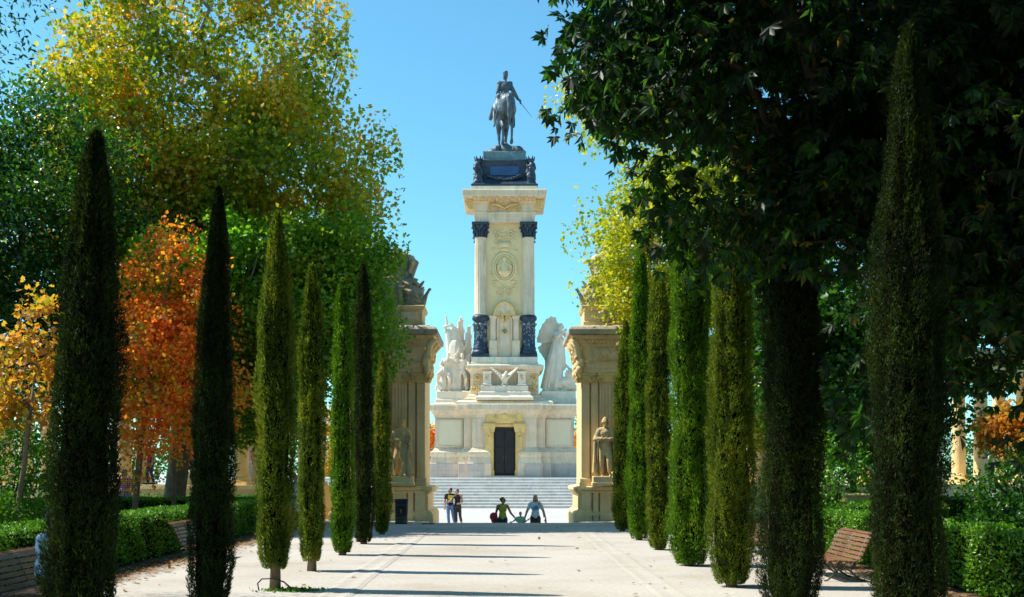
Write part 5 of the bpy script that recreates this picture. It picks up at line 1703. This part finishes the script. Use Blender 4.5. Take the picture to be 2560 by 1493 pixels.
# ------------------------------------------------------------------ hedges and shrubs
def hedge(x0, x1, y0, y1, h, label, seed, dens=900, lsize=.055, mat='leaf_hedge', round_=0.0):
    rng = np.random.default_rng(seed)
    e = tag(empty('hedge', ((x0 + x1) / 2, (y0 + y1) / 2, 0)), label, 'hedge')
    ex, ey = (x0 + x1) / 2, (y0 + y1) / 2
    core = MB().loft(x0 - ex, x1 - ex, y0 - ey, y1 - ey, [(-.10, .02), (-.06, .2), (-.05, h - .12), (-.10, h - .06)])
    ar = [((x1 - x0) * (y1 - y0), 't'), ((y1 - y0) * h, 'l'), ((y1 - y0) * h, 'r'), ((x1 - x0) * h, 'f'), ((x1 - x0) * h, 'b')]
    Ps = []; Ns = []
    for a, k in ar:
        n = int(a * dens)
        u = rng.uniform(0, 1, n); v = rng.uniform(0, 1, n)
        dd = np.abs(rng.normal(0, .035, n))
        if k == 't': P = np.c_[x0 + u * (x1 - x0), y0 + v * (y1 - y0), h - dd]; nn = (0, 0, 1)
        elif k == 'l': P = np.c_[x0 + dd, y0 + u * (y1 - y0), .04 + v * (h - .04)]; nn = (-1, 0, 0)
        elif k == 'r': P = np.c_[x1 - dd, y0 + u * (y1 - y0), .04 + v * (h - .04)]; nn = (1, 0, 0)
        elif k == 'f': P = np.c_[x0 + u * (x1 - x0), y0 + dd, .04 + v * (h - .04)]; nn = (0, -1, 0)
        else: P = np.c_[x0 + u * (x1 - x0), y1 - dd, .04 + v * (h - .04)]; nn = (0, 1, 0)
        Ps.append(P); Ns.append(np.tile(nn, (n, 1)))
    P = np.concatenate(Ps); Nn = np.concatenate(Ns).astype(float)
    bul = .035 * np.sin(P[:, 0] * 3.1 + seed) * np.cos(P[:, 1] * 2.3) + .025 * np.sin(P[:, 1] * 5.7 + P[:, 2] * 4)
    P = P + Nn * bul[:, None]
    al = rng.normal(size=P.shape) * .8 + Nn * .7 + np.array([0, 0, .35])
    roll = Nn + rng.normal(size=P.shape) * .7
    V, F = scatter(rng, P, al, rng.uniform(.6, 1.25, len(P)) * lsize, 'dia', roll)
    V = V - np.array([ex, ey, 0])
    V[:, 2] = np.maximum(V[:, 2], .002)
    f = link('foliage', fastmesh('foliage', V, F), mat, e)
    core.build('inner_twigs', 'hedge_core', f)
    return e


hedge(-7.65, -6.85, 12.5, 31.0, .90, 'long clipped green hedge behind the benches beside the hose-ringed cypress', 1)
hedge(-15.5, -6.9, 33.2, 34.0, .90, 'clipped hedge crossing in front of the man in checked shirt', 2, 800)
hedge(-16.0, -7.0, 38.6, 39.2, .88, 'low dark hedge at the foot of the colonnade wall behind the orange tree', 3, 500)
hedge(6.50, 7.35, 12.0, 24.5, .90, 'long clipped green hedge behind the brown bench beside the lawn', 4)
hedge(8.2, 15.5, 33.6, 34.4, .92, 'clipped dark hedge crossing the far side of the lawn', 5, 800)
hedge(8.2, 10.6, 26.6, 27.4, .92, 'short clipped hedge beside the yellow cabinet', 6, 800)


def shrub(c, r, label, seed, n, lsize, mat):
    rng = np.random.default_rng(seed)
    e = tag(empty('shrub', (c[0], c[1], 0)), label, 'shrub')
    d = rng.normal(size=(n, 3)); d /= np.linalg.norm(d, axis=1, keepdims=True)
    rad = rng.uniform(.45, 1.0, (n, 1)) ** .6
    lump = 1 + .2 * np.sin(d[:, :1] * 5 + seed) * np.cos(d[:, 2:3] * 7) + .12 * np.sin(d[:, 1:2] * 11)
    P = d * np.array(r) * rad * lump + np.array([0, 0, c[2]])
    k = P[:, 2] > .05
    P = P[k]; d = d[k]
    al = rng.normal(size=P.shape) * .8 + d * .7
    V, F = scatter(rng, P, al, rng.uniform(.6, 1.2, len(P)) * lsize, 'oval', d + rng.normal(size=P.shape) * .6)
    V[:, 2] = np.maximum(V[:, 2], .01)
    link('foliage', fastmesh('foliage', V, F), mat, e)
    m = MB()
    for i in range(9):
        a = i * .7
        m.tube([(.05 * math.cos(a), .05 * math.sin(a), -.01), (r[0] * .35 * math.cos(a), r[1] * .35 * math.sin(a), c[2]), (r[0] * .6 * math.cos(a), r[1] * .6 * math.sin(a), c[2] + r[2] * .6)], [.03, .02, .008], 6)
    m.build('stem', 'bark_dark', e, True)


shrub((-13.2, 29.6, 1.5), (1.9, 1.3, 1.5), 'large glossy green shrub behind the leaning sapling', 1, 9000, .12, 'leaf_hedge')
shrub((-13.0, 27.6, .7), (1.0, .9, .75), 'small rounded green shrub at the foot of the sapling', 2, 4000, .11, 'leaf_hedge')
shrub((12.2, 26.0, .9), (1.6, 1.2, 1.1), 'dark glossy shrub on the lawn in front of the crossing hedge', 3, 5000, .14, 'leaf_dark')
shrub((8.6, 29.4, 1.3), (1.3, 1.0, 1.5), 'loose green shrub between the yellow cabinet and the bench', 4, 5000, .13, 'leaf_hedge')

# fallen leaves
rng = np.random.default_rng(8)
N = 4200
side = rng.uniform(size=N) < .55
xx = np.where(side, -6.55 + np.abs(rng.normal(0, .45, N)), 6.3 - np.abs(rng.normal(0, .4, N)))
far_ = rng.uniform(size=N) < .035
xx = np.where(far_, rng.uniform(-6, 6, N), xx)
p = np.c_[xx, rng.uniform(13, 36, N), rng.uniform(.010, .03, N)]
al = rng.normal(size=(N, 3)) * np.array([1, 1, .12])
V, F = scatter(rng, p, al, rng.uniform(.03, .09, N), 'lobed', rng.normal(size=(N, 3)) * .2 + np.array([0, 0, 1]))
V[:, 2] = np.maximum(V[:, 2], .006)
tag(link('fallen_leaves', fastmesh('fallen_leaves', V, F), 'leaf_litter'), 'dry brown leaves scattered on the sand along the hedges', 'leaves', kind='stuff')


# ------------------------------------------------------------------ benches
SLAT = [(.44, .405, 8), (.36, .415, 4), (.28, .412, 0), (.20, .405, -3), (.12, .398, -4), (.04, .400, 6)]
BACK = [(-.035, .455, 66), (-.075, .535, 72), (-.105, .62, 74), (-.135, .705, 74), (-.165, .79, 70), (-.205, .87, 58), (-.265, .925, 28)]


def bench(loc, rz, label, L=1.75):
    """slatted bench, sits facing local -y... slats run along local x"""
    e = tag(empty('park_bench', loc, rz), label, 'bench')
    e.scale = (1, 1, .80)
    sm_ = MB().box(-L / 2, L / 2, -.034, .034, -.012, .012).mesh('slat')
    for lst in (SLAT, BACK):
        for (d, z, a) in lst:
            o = link('slat', sm_, 'bench_wood', e, (0, -d, z))
            o.rotation_euler = (R(a), 0, 0)
            bv = o.modifiers.new('bevel', 'BEVEL'); bv.width = .006; bv.segments = 2
    for x in (-L / 2 + .16, 0, L / 2 - .16):
        m = MB()
        m.tube([(x, -.47, .385), (x, -.30, .395), (x, -.10, .382), (x, .02, .40), (x, .06, .50), (x, .12, .68), (x, .175, .84), (x, .235, .905)], .016, 8)
        m.tube([(x, -.40, .385), (x, -.36, .28), (x, -.30, .20), (x, -.36, .10), (x, -.44, .02), (x, -.49, .018)], [.018, .02, .022, .018, .016, .02], 8)
        m.tube([(x, .0, .385), (x, -.04, .28), (x, -.08, .20), (x, .0, .10), (x, .10, .02), (x, .15, .018)], [.018, .02, .022, .018, .016, .02], 8)
        m.tube([(x, -.31, .20), (x, -.20, .26), (x, -.08, .20)], .014, 6)
        for (cy, cz, r) in ((-.26, .31, .055), (-.12, .31, .055), (-.42, .31, .045), (.04, .30, .045), (-.19, .19, .04)):
            m.tube([(x, cy + r * math.cos(a), cz + r * math.sin(a)) for a in [2 * math.pi * i / 12 for i in range(11)]], .010, 6)
        m.build('iron_leg', 'iron', e, True)
    for z_, d in ((.388, .38), (.388, .06)):
        MB().tube([(-L / 2 + .1, -d, z_ - .03), (L / 2 - .1, -d, z_ - .03)], .010, 6).build('rail', 'iron', e, True)
    return e


BEN1 = bench((-5.70, 13.55, 0), R(90), 'brown slatted bench with a seated person in a dark cap')
bench((-5.95, 21.7, 0), R(90), 'brown slatted bench against the long hedge, empty and half hidden by a cypress')
bench((5.50, 18.2, 0), R(-90), 'brown slatted bench with ornate iron legs in sun and dappled shade')
bench((5.50, 23.2, 0), R(-90), 'brown slatted bench at the end of the hedge towards the caped statue')

# ------------------------------------------------------------------ litter bin, cabinet
bn = tag(empty('litter_bin', (-3.32, 36.55, 0)), 'dark metal litter bin with small orange badge before the pylon', 'litter bin')
MB().lathe([(.20, 0), (.21, .03), (.205, .05), (.215, .70), (.232, .71), (.235, .76), (.225, .775)], 0, 0, 28).build('drum', 'bin_paint', bn, True, 0)
MB().lathe([(.238, .772), (.242, .80), (.16, .815), (.15, .79)], 0, 0, 28).build('rim', 'bin_paint', bn, True)
bb = MB()
for z in (.10, .20, .62): bb.tube([(.216 * math.cos(a), .216 * math.sin(a), z) for a in [2 * math.pi * i / 28 for i in range(29)]], .009, 6, False)
bb.build('hoop', 'iron', bn, True)
bd = MB()
for (x, z, r) in ((0, .44, .030), (0, .40, .026), (-.012, .47, .016), (.014, .37, .016)): bd.ell((x, -.214, z), (r, .008, r), None, 10, 6)
bd.build('badge', 'bin_badge', bn, True)

cbt = tag(empty('utility_cabinet', (9.0, 28.6, 0)), 'plain ochre utility cabinet behind the hedge', 'cabinet')
MB().loft(-.30, .30, -.18, .18, [(0.02, 0), (.02, .1), (0, .12), (0, 1.06), (.03, 1.08), (.03, 1.12), (-.02, 1.16)]).build('housing', 'cabinet_paint', cbt, False, .01)
for sx in (-1, 1):
    MB().box(sx * .145 - .135, sx * .145 + .135, -.192, -.17, .18, 1.0).build('door', 'cabinet_paint', cbt, False, .006)

# ------------------------------------------------------------------ people
# embracing couple on the plaza
s_plz = PLZ
J = pose(elR=(-.24, .05, 1.14), wrR=(-.23, -.02, .90), elL=(.30, -.02, 1.18), wrL=(.36, .06, 1.14), hdirL=(.8, .2, 0), knR=(-.08, -.06, .50), anR=(-.05, .02, .08), knL=(.13, .02, .50), anL=(.22, .04, .08), face=(-1, -.25, 0))
man = person((-2.44, 51.5, s_plz), 0, 1.80, J, 'man in black shirt with yellow print and blue jeans, hugging his companion', 'skin_tan', ('short', 'hair_dark'), 1.0, False, ('cloth_black', .55), ('cloth_denim', 1.92), 'shoe', .010, 'couple on the plaza', True)
pr = MB(); pr.box(-.085, .11, -.150, -.128, 1.22, 1.40); pr.build('shirt_print', 'cloth_yellowprint', man, False, .006)
pr = MB(); pr.box(-.085, .11, -.142, -.118, 1.08, 1.205); pr.build('shirt_print', 'cloth_grey', man, False, .006)
J = pose(elR=(-.30, -.16, 1.22), wrR=(-.42, -.24, 1.12), hdirR=(-.8, -.3, -.2), elL=(.22, -.06, 1.14), wrL=(.10, -.22, 1.05), hdirL=(-.7, -.4, 0), knR=(-.06, -.05, .50), anR=(-.04, .03, .08), knL=(.12, -.06, .50), anL=(.20, .08, .09), face=(-1, -.35, 0),
         head=(-.03, -.03, 1.60))
person((-2.10, 51.45, s_plz), 0, 1.76, J, 'person in black sleeveless top and dark leggings, leaning on the man in printed shirt', 'skin', ('short', 'hair_brown'), .95, True, ('cloth_black', 0), ('cloth_charcoal', 1.55), 'shoe', .010, 'couple on the plaza')

# family of three just below the steps
J = pose(elR=(-.24, .06, 1.15), wrR=(-.20, -.12, .98), elL=(.30, .02, 1.15), wrL=(.50, -.04, .92), hdirL=(.6, 0, -.8), face=(.8, -.6, 0), head=(.02, -.02, 1.62), knR=(-.10, -.08, .52), anR=(-.10, 0, .08))
wm = person((-.02, 39.0, s_plz), 0, 1.66, J, 'woman in lime top with red bag holding the child by the hand', 'skin_tan', ('bun', 'hair_dark'), 1.0, True, ('cloth_lime', 0), ('cloth_navy', .55), 'shoe', .009, 'family below the steps')
bg_ = MB(); bg_.ell((-.33, -.06, 1.02), (.15, .13, .16)); bg_.ell((-.30, -.08, .90), (.13, .12, .14)); bg_.sculpt('bag', 'cloth_red', wm, .015, 1)
MB().ell((-.24, -.17, .88), (.11, .06, .13)).sculpt('bag_pocket', 'cloth_maroon', wm, .015, 1)
MB().tube([(-.26, -.10, 1.16), (-.14, -.14, 1.36), (-.08, .0, 1.47), (-.14, .12, 1.3), (-.30, .05, 1.1)], .014, 6).build('bag_strap', 'cloth_black', wm, True)
gls = MB()
f = Vector((.8, -.6, 0)).normalized(); sd = f.cross(Vector((0, 0, 1)))
for q in (-1, 1): gls.ell(J['head'] + f * .094 + sd * q * .032 + Vector((0, 0, .012)), (.024, .024, .019), None, 8, 6)
gls.build('sunglasses', 'cloth_black', wm, True)
J = pose(elR=(-.30, 0, 1.30), wrR=(-.44, -.02, 1.20), hdirR=(-.9, 0, -.2), elL=(.26, .0, 1.22), wrL=(.36, -.02, 1.30), hdirL=(.6, 0, .4), head=(0, -.02, 1.64), face=(.1, -1, 0))
person((.60, 38.9, s_plz), 0, 1.14, J, 'small blond child in mint green top between two women', 'skin_pale', ('short', 'hair_blond'), 1.25, False, ('cloth_mint', .5), ('cloth_grey', .7), 'shoe', .012, 'family below the steps')
J = pose(elR=(-.30, .02, 1.14), wrR=(-.38, -.05, .88), hdirR=(-.2, -.1, -1), elL=(.29, .03, 1.14), wrL=(.36, -.06, .90), knL=(.12, -.10, .52), anL=(.12, .0, .08), face=(-.1, -1, 0))
wm = person((1.12, 39.0, s_plz), 0, 1.74, J, 'woman in white T-shirt with blue print and brown shorts, bag strap on shoulder', 'skin', ('long', 'hair_brown'), 1.05, True, ('cloth_white', .6), ('cloth_brown', .6), 'shoe', .009, 'family below the steps')
pr = MB(); pr.ell((0, -.118, 1.28), (.115, .02, .075)); pr.ell((.03, -.12, 1.33), (.06, .02, .05)); pr.ell((-.05, -.12, 1.25), (.06, .02, .05)); pr.sculpt('shirt_print', 'cloth_blueprint', wm, .012, 1)
MB().tube([(.10, -.14, 1.38), (.14, -.06, 1.50), (.15, .08, 1.45), (.26, .10, 1.15), (.30, .04, .95)], .016, 6).build('bag_strap', 'cloth_navy', wm, True)
MB().tube([(.36, -.08, .80), (.33, -.08, .72), (.36, -.08, .60), (.40, -.08, .70), (.37, -.08, .80)], .012, 6).build('carrier', 'cloth_white', wm, True)

# man in checked shirt among the hedges
J = pose(elR=(-.25, .06, 1.15), wrR=(-.20, -.05, .98), elL=(.25, .06, 1.15), wrL=(.20, -.06, .98), face=(1, -.3, 0))
mn = person((-11.9, 35.2, .008), 0, 1.76, J, 'man in red checked shirt and straw cap behind the crossing hedge', 'skin', ('short', 'hair_brown'), 1.12, False, ('cloth_check', 1.4), ('cloth_sky', 1.9), 'shoe', .012)
hat = MB().lathe([(.155, 1.665), (.15, 1.675), (.095, 1.68), (.088, 1.75), (.03, 1.765)], 0, -.01, 18); hat.build('cap', 'straw', mn, True)

# walkers behind the third cypress
J = pose(elR=(-.22, .0, 1.14), wrR=(-.16, -.12, .96), face=(.5, -1, 0), knR=(-.1, -.12, .5), anR=(-.1, -.06, .08), anL=(.1, .12, .1))
a_ = person((-6.86, 37.0, 0.0), 0, 1.62, J, 'woman in white dress and dark sunglasses walking behind the cypresses', 'skin', ('short', 'hair_brown'), 1.0, True, ('cloth_white', .7), None, 'shoe', .014)
MB().lathe([(.13, 1.06), (.17, .95), (.20, .7), (.24, .42), (.23, .41), (.12, .9)], 0, 0, 22).sculpt('skirt', 'cloth_white', a_, .014, 1)
J = pose(face=(-.4, -1, 0), wrR=(-.27, -.15, .92), knL=(.1, -.12, .5), anL=(.1, -.08, .08), anR=(-.1, .12, .1))
person((-6.60, 37.3, 0.0), 0, 1.72, J, 'walker in light blue shirt and pale trousers behind the cypresses', 'skin', ('short', 'hair_brown'), 1.05, False, ('cloth_sky', .8), ('cloth_pale', 1.9), 'shoe', .014)

# seated person on the near left bench
J = pose(pelvis=(0, .02, .44), waist=(0, .05, .58), chest=(0, .03, .80), neck=(0, -.01, .96), head=(0, -.06, 1.12), shR=(-.18, .02, .90), shL=(.18, .02, .90), elR=(-.25, -.05, .64), wrR=(-.12, -.32, .58), hdirR=(.5, -.7, -.1),
         elL=(.25, -.05, .64), wrL=(.12, -.32, .58), hdirL=(-.5, -.7, -.1), hpR=(-.10, -.02, .42), knR=(-.13, -.46, .47), anR=(-.13, -.52, .085), hpL=(.10, -.02, .42), knL=(.13, -.46, .47), anL=(.13, -.52, .085), face=(0, -1, -.15))
sp = person((-5.49, 13.55, 0.0), R(90), 1.75, J, 'person in pale blue shirt and dark cap seated on the bench', 'skin', ('short', 'hair_dark'), 1.05, False, ('cloth_sky', .7), ('cloth_navy', 1.9), 'shoe', .010)
cp = MB().lathe([(.095, 1.155), (.10, 1.17), (.095, 1.22), (.06, 1.255), (.01, 1.265)], 0, -.06, 18); cp.ell((0, -.17, 1.165), (.075, .09, .012)); cp.build('cap', 'cloth_black', sp, True)

# visitors under the colonnade
def visitor(x, y, rz, top, bot, hair, label, H=1.7):
    J = pose(knR=(-.1, -.10, .5), anR=(-.1, -.05, .08), anL=(.1, .10, .09))
    person((x, y, 1.20 if y > 40 else 0.0), rz, H, J, label, 'skin', ('short', hair), 1.0, False, (top, .6), (bot, 1.9), 'shoe', .02, 'visitors at the colonnade')


def col_xy(a, sx, r=CR - .65): x, y = ring_pt(R(a), r); return sx * x, y


x, y = col_xy(13.0, -1); visitor(x, y, R(60), 'cloth_pink', 'cloth_pale', 'hair_dark', 'visitor in pink top standing between the colonnade columns')
x, y = col_xy(18.6, -1); visitor(x, y, R(-50), 'cloth_red', 'cloth_navy', 'hair_brown', 'visitor in red top standing between the colonnade columns')
x, y = col_xy(16.2, -1); visitor(x, y, R(80), 'cloth_orange', 'cloth_charcoal', 'hair_brown', 'visitor in orange top standing between the colonnade columns')
x, y = col_xy(28.0, 1); visitor(x, y, R(30), 'cloth_white', 'cloth_red', 'hair_dark', 'visitor in white top standing between the colonnade columns')
